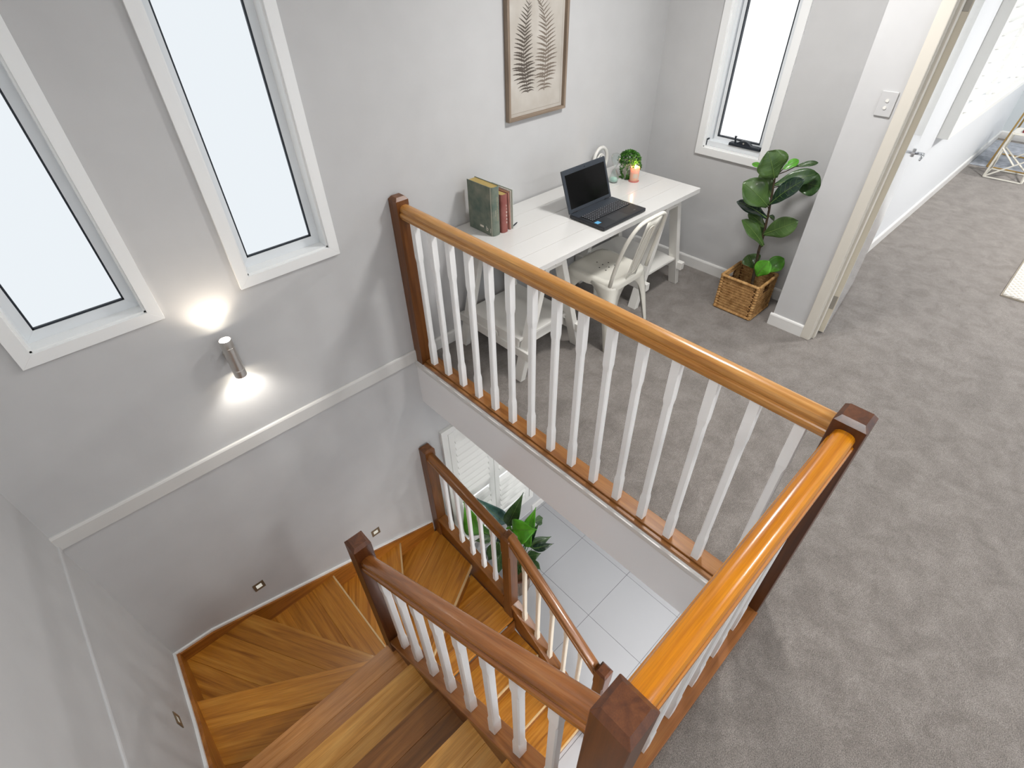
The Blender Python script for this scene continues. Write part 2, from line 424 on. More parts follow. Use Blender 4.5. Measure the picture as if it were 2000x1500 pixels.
def window3():
    root = thing('window_3', 'narrow frosted alcove window with black winder above the fig', 'window', (XR, (W3[0]+W3[1])/2, W3[2]), kind='structure')
    y0, y1, z0, z1 = W3
    def casing(a, cw, x0, x1, mat, name, bev=0.0008):
        p0, p1, q0, q1 = a; o = (p0-cw, p1+cw, q0-cw, q1+cw)
        quads = [[(o[0], o[2]), (o[1], o[2]), (p1, q0), (p0, q0)], [(o[1], o[2]), (o[1], o[3]), (p1, q1), (p1, q0)],
                 [(o[1], o[3]), (o[0], o[3]), (p0, q1), (p1, q1)], [(o[0], o[3]), (o[0], o[2]), (p0, q0), (p0, q1)]]
        for q in quads: MB().prism_yz(q, x0, x1).build(name, mat, root, bevel=bev)
    casing(W3, 0.052, XR-0.018, XR, TRIMW, 'casing')
    b = MB(); t = 0.008
    b.box((XR-0.004, y0, z0), (XR+0.11, y0+t, z1)).box((XR-0.004, y1-t, z0), (XR+0.11, y1, z1)).box((XR-0.004, y0, z0), (XR+0.11, y1, z0+t)).box((XR-0.004, y0, z1-t), (XR+0.11, y1, z1))
    b.build('reveal', TRIMW, root)
    casing((y0+0.030, y1-0.030, z0+0.05, z1-0.03), 0.030, XR+0.045, XR+0.10, ALU, 'sash')
    casing((y0+0.055, y1-0.065, z0+0.075, z1-0.05), 0.028, XR+0.062, XR+0.105, ALU, 'sash_frame')
    casing((y0+0.060, y1-0.070, z0+0.080, z1-0.055), 0.007, XR+0.060, XR+0.106, GASKET, 'gasket', 0)
    MB().box((XR+0.085, y0+0.05, z0+0.07), (XR+0.09, y1-0.06, z1-0.05)).build('pane', PANE3, root)
    MB().box((XR+0.018, y0+0.018, z0+0.008), (XR+0.062, y1-0.012, z0+0.045)).build('sill_block', ALU, root, bevel=0.003)
    for ya in (y0+0.010, y1-0.012): MB().box((XR+0.015, ya-0.002, z0+0.01), (XR+0.05, ya+0.006, z0+0.055)).build('end_cap', GASKET, root)
    wn = MB().box((XR+0.006, y0+0.02, z0+0.045), (XR+0.05, y0+0.26, z0+0.066)).build('winder', GASKET, root, bevel=0.006)
    h = MB(); pts = [(y0+0.21-0.12*i/8, z0+0.064+0.028*math.sin(PI*i/8)) for i in range(9)]
    h.prism_yz([(p[0], p[1]) for p in reversed(pts)], XR+0.012, XR+0.042).build('winder_hood', GASKET, wn)
    MB().tube([(XR+0.02, y0+0.215, z0+0.066), (XR+0.015, y0+0.22, z0+0.10), (XR+0.015, y0+0.218, z0+0.112)], [0.007, 0.006, 0.010], 10).build('crank_knob', GASKET, wn)
    MB().tube([(XR+0.013, y0+0.15, z0+0.075), (XR+0.009, y0+0.15, z0+0.075)], 0.006, 12).build('lock', base_mat('steel_lock', (190, 190, 185), 0.3, 1.0), wn)
window3()

# ------------------------------------------------------------------ plantation shutters
SHUT = base_mat('white_shutter_paint', (238, 238, 234), 0.35)
def louver(x0, x1, y, z, width, tilt, parent, th=0.009):
    b = MB(); n = 8
    ring = []
    for k in range(n):
        a = 2*PI*k/n; u = math.cos(a)*width/2; v = math.sin(a)*th/2
        ring.append((u*math.cos(tilt)-v*math.sin(tilt), u*math.sin(tilt)+v*math.cos(tilt)))
    b.rings([[(x, y+p[0], z+p[1]) for p in ring] for x in (x0, x1)])
    o = b.build('louver', SHUT, parent)
    return o
sh = thing('window_4', 'white plantation shutters of the lower storey beside the potted plant', 'shutters', (0.6, 0, -2.55), kind='structure')
casing_xz(sh, 0.150, 1.085, -2.50, -0.835, 0.058, -0.03, 0.0, SHUT, 'frame')
for (xa, xb) in ((0.155, 0.605), (0.615, 1.08)):
    pn = thing('panel', parent=sh, loc=(xa, -0.02, -2.5))
    MB().box((xa, -0.028, -2.5), (xa+0.055, 0.0, -0.84)).build('stile', SHUT, pn, bevel=0.003)
    MB().box((xb-0.055, -0.028, -2.5), (xb, 0.0, -0.84)).build('stile', SHUT, pn, bevel=0.003)
    for za, zb in ((-2.5, -2.42), (-1.80, -1.72), (-0.90, -0.84)):
        MB().box((xa+0.055, -0.026, za), (xb-0.055, -0.002, zb)).build('rail', SHUT, pn, bevel=0.002)
    z = -0.945
    while z > -2.40:
        if not (-1.84 < z < -1.70): louver(xa+0.056, xb-0.056, -0.014, z, 0.088, math.radians(54), pn, 0.015)
        z -= 0.081
MB().box((0.12, 0.075, -2.55), (1.11, 0.08, -0.80)).build('pane', DAY, sh)

bs = thing('window_5', 'white open plantation shutters in the bedroom beyond the door', 'shutters', (5.9, BY, 0.9), kind='structure')
b = MB().box((4.42, BY-0.085, 0.82), (4.50, BY, 2.45)); b.build('side_frame', SHUT, bs, bevel=0.003)
MB().box((7.36, BY-0.085, 0.82), (7.44, BY, 2.45)).build('side_frame', SHUT, bs, bevel=0.003)
MB().box((4.50, BY-0.085, 0.82), (7.36, BY, 0.87)).build('sill_frame', SHUT, bs, bevel=0.003)
MB().box((4.50, BY-0.085, 2.40), (7.36, BY, 2.45)).build('head_frame', SHUT, bs, bevel=0.003)
for k in range(3):
    xa = 4.505+k*0.952; xb = xa+0.945
    pn = thing('panel', parent=bs, loc=(xa, BY-0.05, 0.87))
    MB().box((xa, BY-0.075, 0.875), (xa+0.05, BY-0.047, 2.395)).build('stile', SHUT, pn, bevel=0.003)
    MB().box((xb-0.05, BY-0.075, 0.875), (xb, BY-0.047, 2.395)).build('stile', SHUT, pn, bevel=0.003)
    MB().box((xa+0.05, BY-0.075, 0.875), (xb-0.05, BY-0.047, 0.955)).build('rail', SHUT, pn, bevel=0.002)
    z = 1.0
    while z < 2.38:
        louver(xa+0.051, xb-0.051, BY-0.06, z, 0.086, math.radians(-12), pn); z += 0.089
MB().box((4.50, BY+0.075, 0.90), (7.36, BY+0.08, 2.40)).build('pane', DAY, bs)

# ------------------------------------------------------------------ doorway and door
JAMB = base_mat('cream_door_frame', (216, 211, 200), 0.3)
df = thing('trim_4', 'cream door frame at the edge of the switch wall', 'door frame', (PX, -1.75, 0), kind='structure')
MB().box((PX-0.018, -1.765, 0), (PX, -1.704, 2.12)).build('architrave', JAMB, df, bevel=0.005)
MB().box((PX-0.004, -1.768, 0), (PX+0.125, -1.708, 2.10)).build('jamb', JAMB, df, bevel=0.003)
MB().box((PX+0.03, -1.782, 0), (PX+0.07, -1.762, 2.10)).build('stop_bead', JAMB, df, bevel=0.002)
dm, dl = frame_mat((2.257, -1.803, 0.012), (3.078, -1.690, 0.012))
dr = thing('door_1', 'open glossy white bedroom door with chrome lever', 'door', (2.257, -1.803, 0.0), kind='structure')
MB().box((0, 0, 0), (dl, 0.036, 2.04)).build('leaf', DOORP, dr, matrix=dm, bevel=0.002)
STEEL = base_mat('brushed_steel', (206, 203, 198), 0.38, 0.9)
CHROME = base_mat('chrome', (205, 207, 210), 0.12, 1.0)
HINGE = base_mat('dull_hinge', (176, 172, 164), 0.4, 0.6)
EDGE = base_mat('cream_door_edge', (222, 214, 196), 0.35)
MB().box((-0.0006, 0.001, 0.0), (0.0004, 0.035, 2.04)).build('edge_face', EDGE, dr, matrix=dm)
for hz in (0.19, 1.865):
    hg = MB().box((-0.003, 0.006, hz), (0.0, 0.036, hz+0.1)).build('hinge', HINGE, dr, matrix=dm, bevel=0.002)
    MB().tube([(-0.005, 0.040, hz), (-0.005, 0.040, hz+0.1)], 0.006, 8).build('hinge_pin', HINGE, hg, matrix=dm)
hb = MB().tube([(dl-0.055, 0.0, 1.03), (dl-0.055, -0.010, 1.03)], 0.027, 20).build('handle', CHROME, dr, matrix=dm, smooth=False)
MB().tube([(dl-0.055, -0.008, 1.03), (dl-0.055, -0.045, 1.03), (dl-0.062, -0.056, 1.03), (dl-0.08, -0.058, 1.028), (dl-0.16, -0.055, 1.02)], [0.010, 0.010, 0.011, 0.010, 0.007], 10).build('lever', CHROME, hb, matrix=dm, smooth=True)

# light switch
sw = thing('light_switch', 'silver two-gang light switch on short wall beside door', 'switch', (PX, -1.648, 1.42))
SWM = base_mat('silver_switch_plate', (196, 196, 196), 0.45)
MB().box((PX-0.009, -1.688, 1.42), (PX, -1.608, 1.54)).build('plate', SWM, sw, bevel=0.003)
for k, zz in enumerate((1.497, 1.463)):
    MB().tube([(PX-0.008, -1.648, zz), (PX-0.013, -1.648, zz)], 0.008, 14).build('rocker', base_mat('white_rocker', (230, 228, 222), 0.3), sw)

# ------------------------------------------------------------------ staircase
def clip(poly, n, d):
    """keep the points with n.p <= d"""
    out = []
    for i in range(len(poly)):
        a, b2 = poly[i], poly[(i+1) % len(poly)]
        da, db = n[0]*a[0]+n[1]*a[1]-d, n[0]*b2[0]+n[1]*b2[1]-d
        if da <= 0: out.append(a)
        if da*db < 0:
            t = da/(da-db); out.append((a[0]+t*(b2[0]-a[0]), a[1]+t*(b2[1]-a[1])))
    return out
stairs = thing('staircase', 'varnished timber winder staircase turning down beside grey wall', 'staircase', (-1.045, -1.03, LZ))
AP = (-1.045, -1.03)
ANG = {5: 180.0, 6: 149.6, 7: 119.5, 8: 90.0, 9: 59.9, 10: 28.4, 11: 0.0}
YK = {k: -1.028-(5-k)*0.2587 for k in range(0, 6)}
YL = {11: -1.065, 12: -1.328, 13: -1.59, 14: -1.852}
X0, X1, X2, X3 = XL+0.03, -1.062, -1.03, -0.10
def make_tread(k):
    z = -k*R_; th = 0.036
    if k <= 5:
        poly = [(X0, YK[k-1]-0.03), (X1, YK[k-1]-0.03), (X1, YK[k]), (X0, YK[k])]
        d = (1.0, 0.0); n = (0.0, 1.0); off = YK[k]; widths = [0.12, 0.2]
    elif k >= 12:
        poly = [(X2, YL[k]), (X3, YL[k]), (X3, YL[k-1]+0.03), (X2, YL[k-1]+0.03)]
        d = (1.0, 0.0); n = (0.0, -1.0); off = -YL[k]; widths = [0.14, 0.2]
    else:
        a1 = math.radians(ANG[k-1]); a2 = math.radians(ANG[k])
        n1 = (-math.sin(a1), math.cos(a1)); n2 = (-math.sin(a2), math.cos(a2))
        poly = [(X0, -1.062), (X3, -1.062), (X3, -0.026), (X0, -0.026)]
        poly = clip(poly, n1, n1[0]*AP[0]+n1[1]*AP[1]+0.03)
        poly = clip(poly, (-n2[0], -n2[1]), -(n2[0]*AP[0]+n2[1]*AP[1]))
        if k <= 7: poly = clip(poly, (1, 0), X1+0.03)
        if k == 11: poly = [p if p[1] > -1.05 else (p[0], YL[11]) for p in poly]
        d = (math.cos(a2), math.sin(a2)); n = (-n2[0], -n2[1]); off = n[0]*AP[0]+n[1]*AP[1]
        if k == 11: off = -YL[11]
        widths = [0.17, 0.2, 0.22, 0.25, 0.3]
    if len(poly) < 3: return
    tr = thing('tread', parent=stairs, loc=(AP[0], AP[1], z))
    nosem = NOSE if k >= 8 else None
    mat = {2: TREADL, 3: TREADD, 4: TREADL, 5: TREADP}.get(k, TREAD)
    cur = off; strips = []
    if nosem: strips.append((0.012, nosem))
    strips += [(wd, mat) for wd in widths]
    for wd, mt in strips:
        p = clip(poly, n, cur); p = clip(p, (-n[0], -n[1]), -(cur-wd)-0.0003)
        cur -= wd
        if len(p) < 3: continue
        # local frame: x along the nosing
        ang = math.atan2(d[1], d[0]); cx = sum(q[0] for q in p)/len(p); cy = sum(q[1] for q in p)/len(p)
        M = Matrix.Translation((cx, cy, z)) @ Matrix.Rotation(ang, 4, 'Z')
        ca, sa = math.cos(-ang), math.sin(-ang)
        q = [((u-cx)*ca-(v-cy)*sa, (u-cx)*sa+(v-cy)*ca) for u, v in p]
        area = sum(q[i][0]*q[(i+1) % len(q)][1]-q[(i+1) % len(q)][0]*q[i][1] for i in range(len(q)))
        if abs(area) < 4e-4: continue
        if area < 0: q.reverse()
        MB().prism(q, -th, 0.0).build('nosing_strip' if mt is NOSE else 'board', mt, tr, matrix=M, bevel=0.0015, seg=1)
    # riser under the nosing
    if k < 14 or True:
        if k <= 5: a, b2 = (X0, YK[k]-0.022), (X1, YK[k]-0.022)
        elif k >= 11: a, b2 = (X2, YL[k]+0.022), (X3, YL[k]+0.022)
        else:
            L = 1.16 if k in (6, 7, 9, 10) else 0.98
            L = {6: 1.13, 7: 1.12, 8: 0.99, 9: 1.12, 10: 1.03}[k]
            a = (AP[0]-n[0]*0.022, AP[1]-n[1]*0.022); b2 = (a[0]+d[0]*L, a[1]+d[1]*L)
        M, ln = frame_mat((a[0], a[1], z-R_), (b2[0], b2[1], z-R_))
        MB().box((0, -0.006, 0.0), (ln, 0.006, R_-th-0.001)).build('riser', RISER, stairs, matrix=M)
for k in range(1, 15): make_tread(k)
# landing nosing and first riser
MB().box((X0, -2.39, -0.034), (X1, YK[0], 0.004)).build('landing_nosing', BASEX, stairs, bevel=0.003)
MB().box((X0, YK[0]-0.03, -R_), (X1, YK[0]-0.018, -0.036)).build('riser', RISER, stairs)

# wall skirts of the staircase (wood with a white capping strip)
def skirt_xz(pts, y0, y1, drop, mat, name):
    poly = [(x, z-drop) for x, z in reversed(pts)]
    return MB().prism_xz(poly+pts, y0, y1).build(name, mat, stairs)
top = [(XL, -1.236), (-1.847, -1.246), (-0.905, -1.522), (-0.13, -1.765)]
def ribbon_xz(top, h0, h1, y0, y1, mat, name):
    for i in range(len(top)-1):
        (xa, za), (xb, zb) = top[i], top[i+1]
        MB().prism_xz([(xa, za+h0), (xb, zb+h0), (xb, zb+h1), (xa, za+h1)], y0, y1).build(name, mat, stairs)
def ribbon_yz(top, h0, h1, x0, x1, mat, name):
    for i in range(len(top)-1):
        (ya, za), (yb, zb) = top[i], top[i+1]
        MB().prism_yz([(ya, za+h0), (yb, zb+h0), (yb, zb+h1), (ya, za+h1)], x0, x1).build(name, mat, stairs)
ribbon_xz(top, -0.50, 0.0, -0.028, 0.0, SKIRT, 'wall_skirt')
ribbon_xz(top, 0.0, 0.018, -0.014, 0.0, TRIMW, 'skirt_bead')
topl = [(-2.40, 0.10), (-1.25, -0.72), (-0.914, -0.927), (-0.613, -1.044), (0.0, -1.236)]
ribbon_yz(topl, -0.42, 0.0, XL, XL+0.032, SKIRTY, 'wall_skirt')
ribbon_yz(topl, 0.0, 0.018, XL, XL+0.014, TRIMW, 'skirt_bead')

# ------------------------------------------------------------------ balustrade pieces
def octa(cx, cy, z, h, c):
    return [(cx-h+c, cy-h, z), (cx+h-c, cy-h, z), (cx+h, cy-h+c, z), (cx+h, cy+h-c, z), (cx+h-c, cy+h, z), (cx-h+c, cy+h, z), (cx-h, cy+h-c, z), (cx-h, cy-h+c, z)]
def baluster(parent, x, y, z0, z1, mat, blk_t=0.21, blk_b=0.15, h=0.0182):
    s = 0.0012
    r = [octa(x, y, z0, h, s), octa(x, y, z0+blk_b, h, s), octa(x, y, z0+blk_b+0.03, h-0.0018, 0.0048),
         octa(x, y, z1-blk_t-0.03, h-0.0018, 0.0048), octa(x, y, z1-blk_t, h, s), octa(x, y, z1, h, s)]
    return MB().rings(r).build('baluster', mat, parent)
def newel(parent, x, y, z0, z1, mat, name='newel_post', h=0.045, shaft=None):
    s = 0.002; r = [octa(x, y, z0, h, s)]
    if shaft:
        a, b2 = shaft
        r += [octa(x, y, a, h, s), octa(x, y, a+0.03, h, 0.011), octa(x, y, b2-0.03, h, 0.011), octa(x, y, b2, h, s)]
    r += [octa(x, y, z1, h, s), octa(x, y, z1+0.017, h-0.014, 0.001)]
    return MB().rings(r).build(name, mat, parent)
HP = [(-0.026, 0), (0.026, 0), (0.029, 0.003), (0.030, 0.010), (0.0345, 0.013), (0.0378, 0.019), (0.0385, 0.027), (0.0372, 0.034), (0.0335, 0.0385), (0.0300, 0.0395), (0.0292, 0.043), (0.0318, 0.0475), (0.0325, 0.054), (0.0310, 0.062), (0.0265, 0.070), (0.0185, 0.0758), (0.0095, 0.0785), (0.0, 0.079)]
HP = HP+[(-a, c) for a, c in reversed(HP[2:-1])]
def handrail(parent, p0, p1, mat):
    M, ln = frame_mat(p0, p1)
    tn = (p1[2]-p0[2])/math.hypot(p1[0]-p0[0], p1[1]-p0[1])
    o = MB().rings([[(x+c*tn, -a, c) for a, c in HP] for x in (0, ln)]).build('handrail', mat, parent, matrix=M)
    return autosmooth(o, 24)
def sloped_box(parent, p0, p1, wd, th, mat, name, vertical_ends=True):
    """bar whose top centre line runs p0->p1, ends cut plumb"""
    p0 = Vector(p0); p1 = Vector(p1); M, ln = frame_mat(p0, p1)
    Mi = M.inverted()
    d = Vector((p1.x-p0.x, p1.y-p0.y, 0)).normalized(); s = Vector((-d.y, d.x, 0))*wd/2
    rings = []
    for p in (p0, p1):
        rings.append([Mi @ (p-s-Vector((0, 0, th))), Mi @ (p+s-Vector((0, 0, th))), Mi @ (p+s), Mi @ (p-s)])
    rings = [list(reversed(r)) for r in rings]
    return MB().rings(rings).build(name, mat, parent, matrix=M, bevel=0.003)

# landing balustrade (from stairwell wall to corner)
BX = 0.055
ba = thing('balustrade', 'long honey timber balustrade with white balusters between wall and corner post, beside desk', 'balustrade', (BX, -1.2, 0))
newel(ba, BX-0.012, -0.0415, 0.0, 1.118, NEWELA, 'wall_post', h=0.040)
newel(ba, BX, -2.405, -0.02, 1.105, NEWELZ, 'corner_post', h=0.047)
handrail(ba, (BX-0.004, -0.0815, 1.015), (BX-0.004, -2.358, 1.008), RAILA)
MB().box((0.004, -2.36, 0.0), (0.024, -0.0915, 0.020)).build('base_strip', BASEW, ba, bevel=0.003)
MB().box((0.0245, -2.36, 0.0), (0.112, -0.0915, 0.030)).build('base_rail', BASEW, ba, bevel=0.003)
for k in range(15):
    baluster(ba, BX-0.002, -0.154-k*0.1523+0.0, 0.030, 1.016, BALW)

# short balustrade along the landing
bb = thing('balustrade', 'short amber timber balustrade between two dark newel posts nearest the camera', 'balustrade', (-0.5, -2.405, 0))
newel(bb, -1.045, -2.405, -0.35, 1.10, NEWELZ, h=0.047)
handrail(bb, (-0.998, -2.405, 0.998), (0.008, -2.405, 1.004), RAILB)
MB().box((-1.0, -2.458, 0.0), (0.01, -2.352, 0.028)).build('base_rail', BASEX, bb, bevel=0.003)
for k in range(6):
    baluster(bb, -0.118-k*0.1525, -2.405, 0.028, 1.002, BALW)

# upper stair balustrade
bc = thing('balustrade', 'brown sloping stair balustrade with white balusters over the upper flight', 'balustrade', (-1.045, -1.04, -0.95))
newel(bc, -1.045, -1.04, -1.75, 0.10, NEWELZ)
handrail(bc, (-1.045, -2.40, 0.938), (-1.045, -1.06, -0.092), RAILD)
cap = lambda y: -0.707+0.771*(-1.227-y)
sloped_box(bc, (-1.045, -2.36, cap(-2.36)), (-1.045, -1.085, cap(-1.085)), 0.082, 0.03, BASEX, 'base_rail')
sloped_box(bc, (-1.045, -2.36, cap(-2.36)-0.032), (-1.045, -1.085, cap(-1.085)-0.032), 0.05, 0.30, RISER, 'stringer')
for y in (-1.207, -1.360, -1.513, -1.665, -1.818, -1.972, -2.110, -2.255):
    zt = -0.073+0.769*(-1.085-y)
    baluster(bc, -1.045, y, cap(y)-0.012, zt+0.012, BALW, blk_t=0.14, blk_b=0.13)

# lower stair balustrade
bd = thing('balustrade', 'lower stair balustrade stepping down in front of the potted plant', 'balustrade', (-0.067, -0.97, LZ))
LX = -0.067
newel(bd, LX, -0.0465, -2.0, -0.815, NEWELA, 'wall_post')
newel(bd, LX, -0.975, -2.33, -0.985, NEWELA, shaft=(-1.95, -1.15))
newel(bd, LX, -1.895, LZ, -1.56, NEWELZ, shaft=(-2.6, -1.72))
handrail(bd, (LX, -0.07, -0.914), (LX, -0.95, -1.076), RAILL)
handrail(bd, (LX, -1.00, -1.030), (LX, -1.87, -1.706), RAILL)
cu = lambda y: -1.665+0.19*(y+0.09)
cl = lambda y: -1.885+0.745*(y+1.02)
sloped_box(bd, (LX, -0.0915, cu(-0.0915)), (LX, -0.93, cu(-0.93)), 0.085, 0.028, RAILL, 'base_rail')
sloped_box(bd, (LX, -0.0915, cu(-0.0915)-0.03), (LX, -0.93, cu(-0.93)-0.03), 0.05, 0.42, RISER, 'stringer')
sloped_box(bd, (LX, -1.02, cl(-1.02)), (LX, -1.85, cl(-1.85)), 0.085, 0.028, RAILL, 'base_rail')
sloped_box(bd, (LX, -1.02, cl(-1.02)-0.03), (LX, -1.85, cl(-1.85)-0.03), 0.05, 0.33, RISER, 'stringer')
for y in (-0.232, -0.374, -0.515, -0.655, -0.795):
    baluster(bd, LX, y, cu(y)-0.008, -0.918+0.184*(y+0.0915)+0.006, BALW, blk_t=0.10, blk_b=0.09, h=0.0168)
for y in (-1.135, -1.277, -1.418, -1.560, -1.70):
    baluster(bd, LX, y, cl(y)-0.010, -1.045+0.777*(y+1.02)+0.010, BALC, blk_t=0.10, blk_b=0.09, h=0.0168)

# ------------------------------------------------------------------ wall lamp and step lights
wl = thing('wall_lamp', 'brushed steel up-and-down cylinder wall lamp below window', 'wall lamp', (-1.045, 0, 0.63))
LAMPY = -0.075
o = MB().lathe([(0.0285, 0.524), (0.0295, 0.527), (0.0295, 0.565), (0.0288, 0.566), (0.0288, 0.568), (0.0295, 0.569), (0.0295, 0.702), (0.0288, 0.703), (0.0288, 0.705), (0.0295, 0.706), (0.0295, 0.742), (0.0285, 0.745), (0.0255, 0.745), (0.0255, 0.735)], (-1.045, LAMPY, 0), 28, cap=False).build('body', STEEL, wl)
autosmooth(o, 30)
MB().tube([(-1.045, -0.045, 0.63), (-1.045, -0.02, 0.63)], 0.016, 14).build('arm', STEEL, wl)
MB().tube([(-1.045, -0.022, 0.63), (-1.045, 0.0, 0.63)], 0.027, 20).build('wall_plate', STEEL, wl)
LAMP_E = emit_mat('lamp_lens_glow', (1.0, 0.90, 0.74), 40)
MB().lathe([(0.0005, 0.738), (0.0255, 0.738)], (-1.045, LAMPY, 0), 20, cap=False).build('upper_lens', LAMP_E, wl)
MB().lathe([(0.0005, 0.531), (0.0283, 0.531)], (-1.045, LAMPY, 0), 20, cap=False).build('lower_lens', LAMP_E, wl)
for z, rx, col, e in ((0.752, PI, (1.0, 0.86, 0.70), 3.0), (0.518, 0.0, (1.0, 0.95, 0.88), 4.0)):
    d = bpy.data.lights.new('wall_lamp_beam', 'SPOT'); d.energy = e; d.color = col; d.spot_size = math.radians(124); d.spot_blend = 0.8; d.shadow_soft_size = 0.02
    l = bpy.data.objects.new('wall_lamp_beam', d); COL.objects.link(l); l.location = (-1.045, LAMPY, z); l.rotation_euler = (rx, 0, 0)

BRONZE = base_mat('bronze_bezel', (134, 122, 102), 0.4, 0.5)
STEPE = emit_mat('step_light_glow', (1.0, 0.97, 0.86), 0.55)
STEPW = base_mat('louvre_white', (222, 220, 210), 0.4)
def step_light(label, at, axis, lit):
    t = thing('step_light', label, 'step light', at, group='recessed step lights along the stairs')
    h = 0.036; x, y, z = at
    def bx(a, b2, n, m, d0, d1):
        if axis == 'y': return MB().box((x+a[0], -d1, z+a[1]), (x+b2[0], -d0, z+b2[1])).build(n, m, t)
        return MB().box((XL+d0, y+a[0], z+a[1]), (XL+d1, y+b2[0], z+b2[1])).build(n, m, t)
    for a, b2 in (((-h, -h), (h, -h+0.017)), ((-h, h-0.017), (h, h)), ((-h, -h+0.017), (-h+0.017, h-0.017)), ((h-0.017, -h+0.017), (h, h-0.017))):
        bx(a, b2, 'bezel', BRONZE, 0.0005, 0.004)
    bx((-0.019, -0.019), (0.019, 0.019), 'lens', STEPE if lit else STEPW, 0.0005, 0.0015)
    for k in range(3): bx((-0.019, -0.012+k*0.010), (0.019, -0.009+k*0.010), 'louvre', STEPW, 0.0016, 0.003)
step_light('bronze step light low on wall behind the dark newel post', (-0.627, 0, -1.405), 'y', True)
step_light('bronze step light low on wall above the middle winder treads', (-1.491, 0, -1.133), 'y', True)
step_light('unlit bronze step light on the outer left stair wall', (XL, -0.682, -0.782), 'x', False)

# ------------------------------------------------------------------ picture
pf = thing('framed_picture', 'framed botanical print of two pressed ferns above the desk', 'picture', (1.137, 0, 1.335))
FRM = wood('weathered_frame', (120, 104, 88), (142, 125, 108), (160, 144, 126), 'z', 0.6, 0.0)
FRMX = wood('weathered_frame_x', (120, 104, 88), (142, 125, 108), (160, 144, 126), 'x', 0.6, 0.0)
px0, px1, pz0, pz1 = 0.888, 1.386, 1.335, 2.16
fw_ = 0.017
MB().prism_xz([(px0, pz0), (px1, pz0), (px1-fw_, pz0+fw_), (px0+fw_, pz0+fw_)], -0.034, -0.001).build('frame_side', FRMX, pf, bevel=0.002)
MB().prism_xz([(px1, pz1), (px0, pz1), (px0+fw_, pz1-fw_), (px1-fw_, pz1-fw_)], -0.034, -0.001).build('frame_side', FRMX, pf, bevel=0.002)
MB().prism_xz([(px1, pz0), (px1, pz1), (px1-fw_, pz1-fw_), (px1-fw_, pz0+fw_)], -0.034, -0.001).build('frame_side', FRM, pf, bevel=0.002)
MB().prism_xz([(px0, pz1), (px0, pz0), (px0+fw_, pz0+fw_), (px0+fw_, pz1-fw_)], -0.034, -0.001).build('frame_side', FRM, pf, bevel=0.002)
PAPER = noise_tint(base_mat('aged_paper', (190, 184, 175), 0.8), (180, 173, 163), (198, 193, 185), 7, 6)
MB().box((px0+0.01, -0.010, pz0+0.01), (px1-0.01, -0.004, pz1-0.01)).build('paper', PAPER, pf)
LINE = base_mat('paper_border_line', (150, 138, 122), 0.8)
lb = MB(); i_ = 0.034
lb.box((px0+i_, -0.0104, pz0+i_), (px1-i_, -0.010, pz0+i_+0.0015)).box((px0+i_, -0.0104, pz0+i_), (px0+i_+0.0012, -0.010, pz1-i_)).box((px1-i_, -0.0104, pz0+i_), (px1-i_+0.0012, -0.010, pz1-i_))
lb.build('border_line', LINE, pf)
def fern(stem, wl_, wr_, mat, n, y):
    """flat printed fern: stem as a polyline in (x, z), toothed pinnae on both sides"""
    b = MB()
    sl = [math.dist(p, q) for p, q in zip(stem, stem[1:])]; tot = sum(sl)
    def at(u):
        d_ = u*tot; k = 0
        while k < len(sl)-1 and d_ > sl[k]: d_ -= sl[k]; k += 1
        f = d_/sl[k]
        return (stem[k][0]+(stem[k+1][0]-stem[k][0])*f, stem[k][1]+(stem[k+1][1]-stem[k][1])*f)
    for k in range(24):
        a, c = at(k/24), at((k+1)/24); w_ = 0.0032*(1-k/30)
        b.add([(a[0]-w_, y, a[1]), (a[0]+w_, y, a[1]), (c[0]+w_*0.9, y, c[1]), (c[0]-w_*0.9, y, c[1])], [(0, 1, 2, 3)])
    for sd, W in ((-1, wl_), (1, wr_)):
        for k in range(n):
            u = 0.02+0.96*k/n+random.uniform(-0.006, 0.006)
            px, pz = at(u)
            env = min(1.0, 0.55+u*2.2) if u < 0.2 else max(0.06, (1-u)**0.55*1.12)
            Ln = W*env*random.uniform(0.9, 1.06); up = Ln*(-0.12+0.95*u)+random.uniform(-0.006, 0.006)
            wd = 0.0092*env+0.0016
            m_ = 9
            upper, lower = [], []
            for q in range(m_+1):
                t = q/m_; cx = px+sd*Ln*t; cz = pz+up*t+0.006*math.sin(PI*t)*(1-u)
                hw = wd*(1-t)**0.75*(0.6+0.4*min(1, t*5))*(1.0 if q % 2 == 0 else 0.74)
                yy = y-0.00002*(2*k+(sd > 0)+1); upper.append((cx, yy, cz+hw)); lower.append((cx, yy, cz-hw))
            poly = upper+list(reversed(lower))
            o_ = len(b.v); b.v += poly
            for q in range(m_):
                f_ = (o_+q, o_+q+1, o_+2*m_-q, o_+2*m_+1-q)
                b.f.append(tuple(reversed(f_)) if sd < 0 else f_)
    b.build('fern_print', mat, pf)
fern([(1.067, 1.469), (1.035, 1.60), (1.031, 1.68), (1.046, 1.806), (1.080, 1.925)], 0.105, 0.095, base_mat('fern_ink_dark', (88, 80, 72), 0.8), 25, -0.0104)
fern([(1.204, 1.462), (1.213, 1.60), (1.217, 1.70), (1.214, 1.80), (1.180, 1.885), (1.128, 1.922)], 0.100, 0.112, base_mat('fern_ink_light', (122, 111, 100), 0.8), 24, -0.0104)
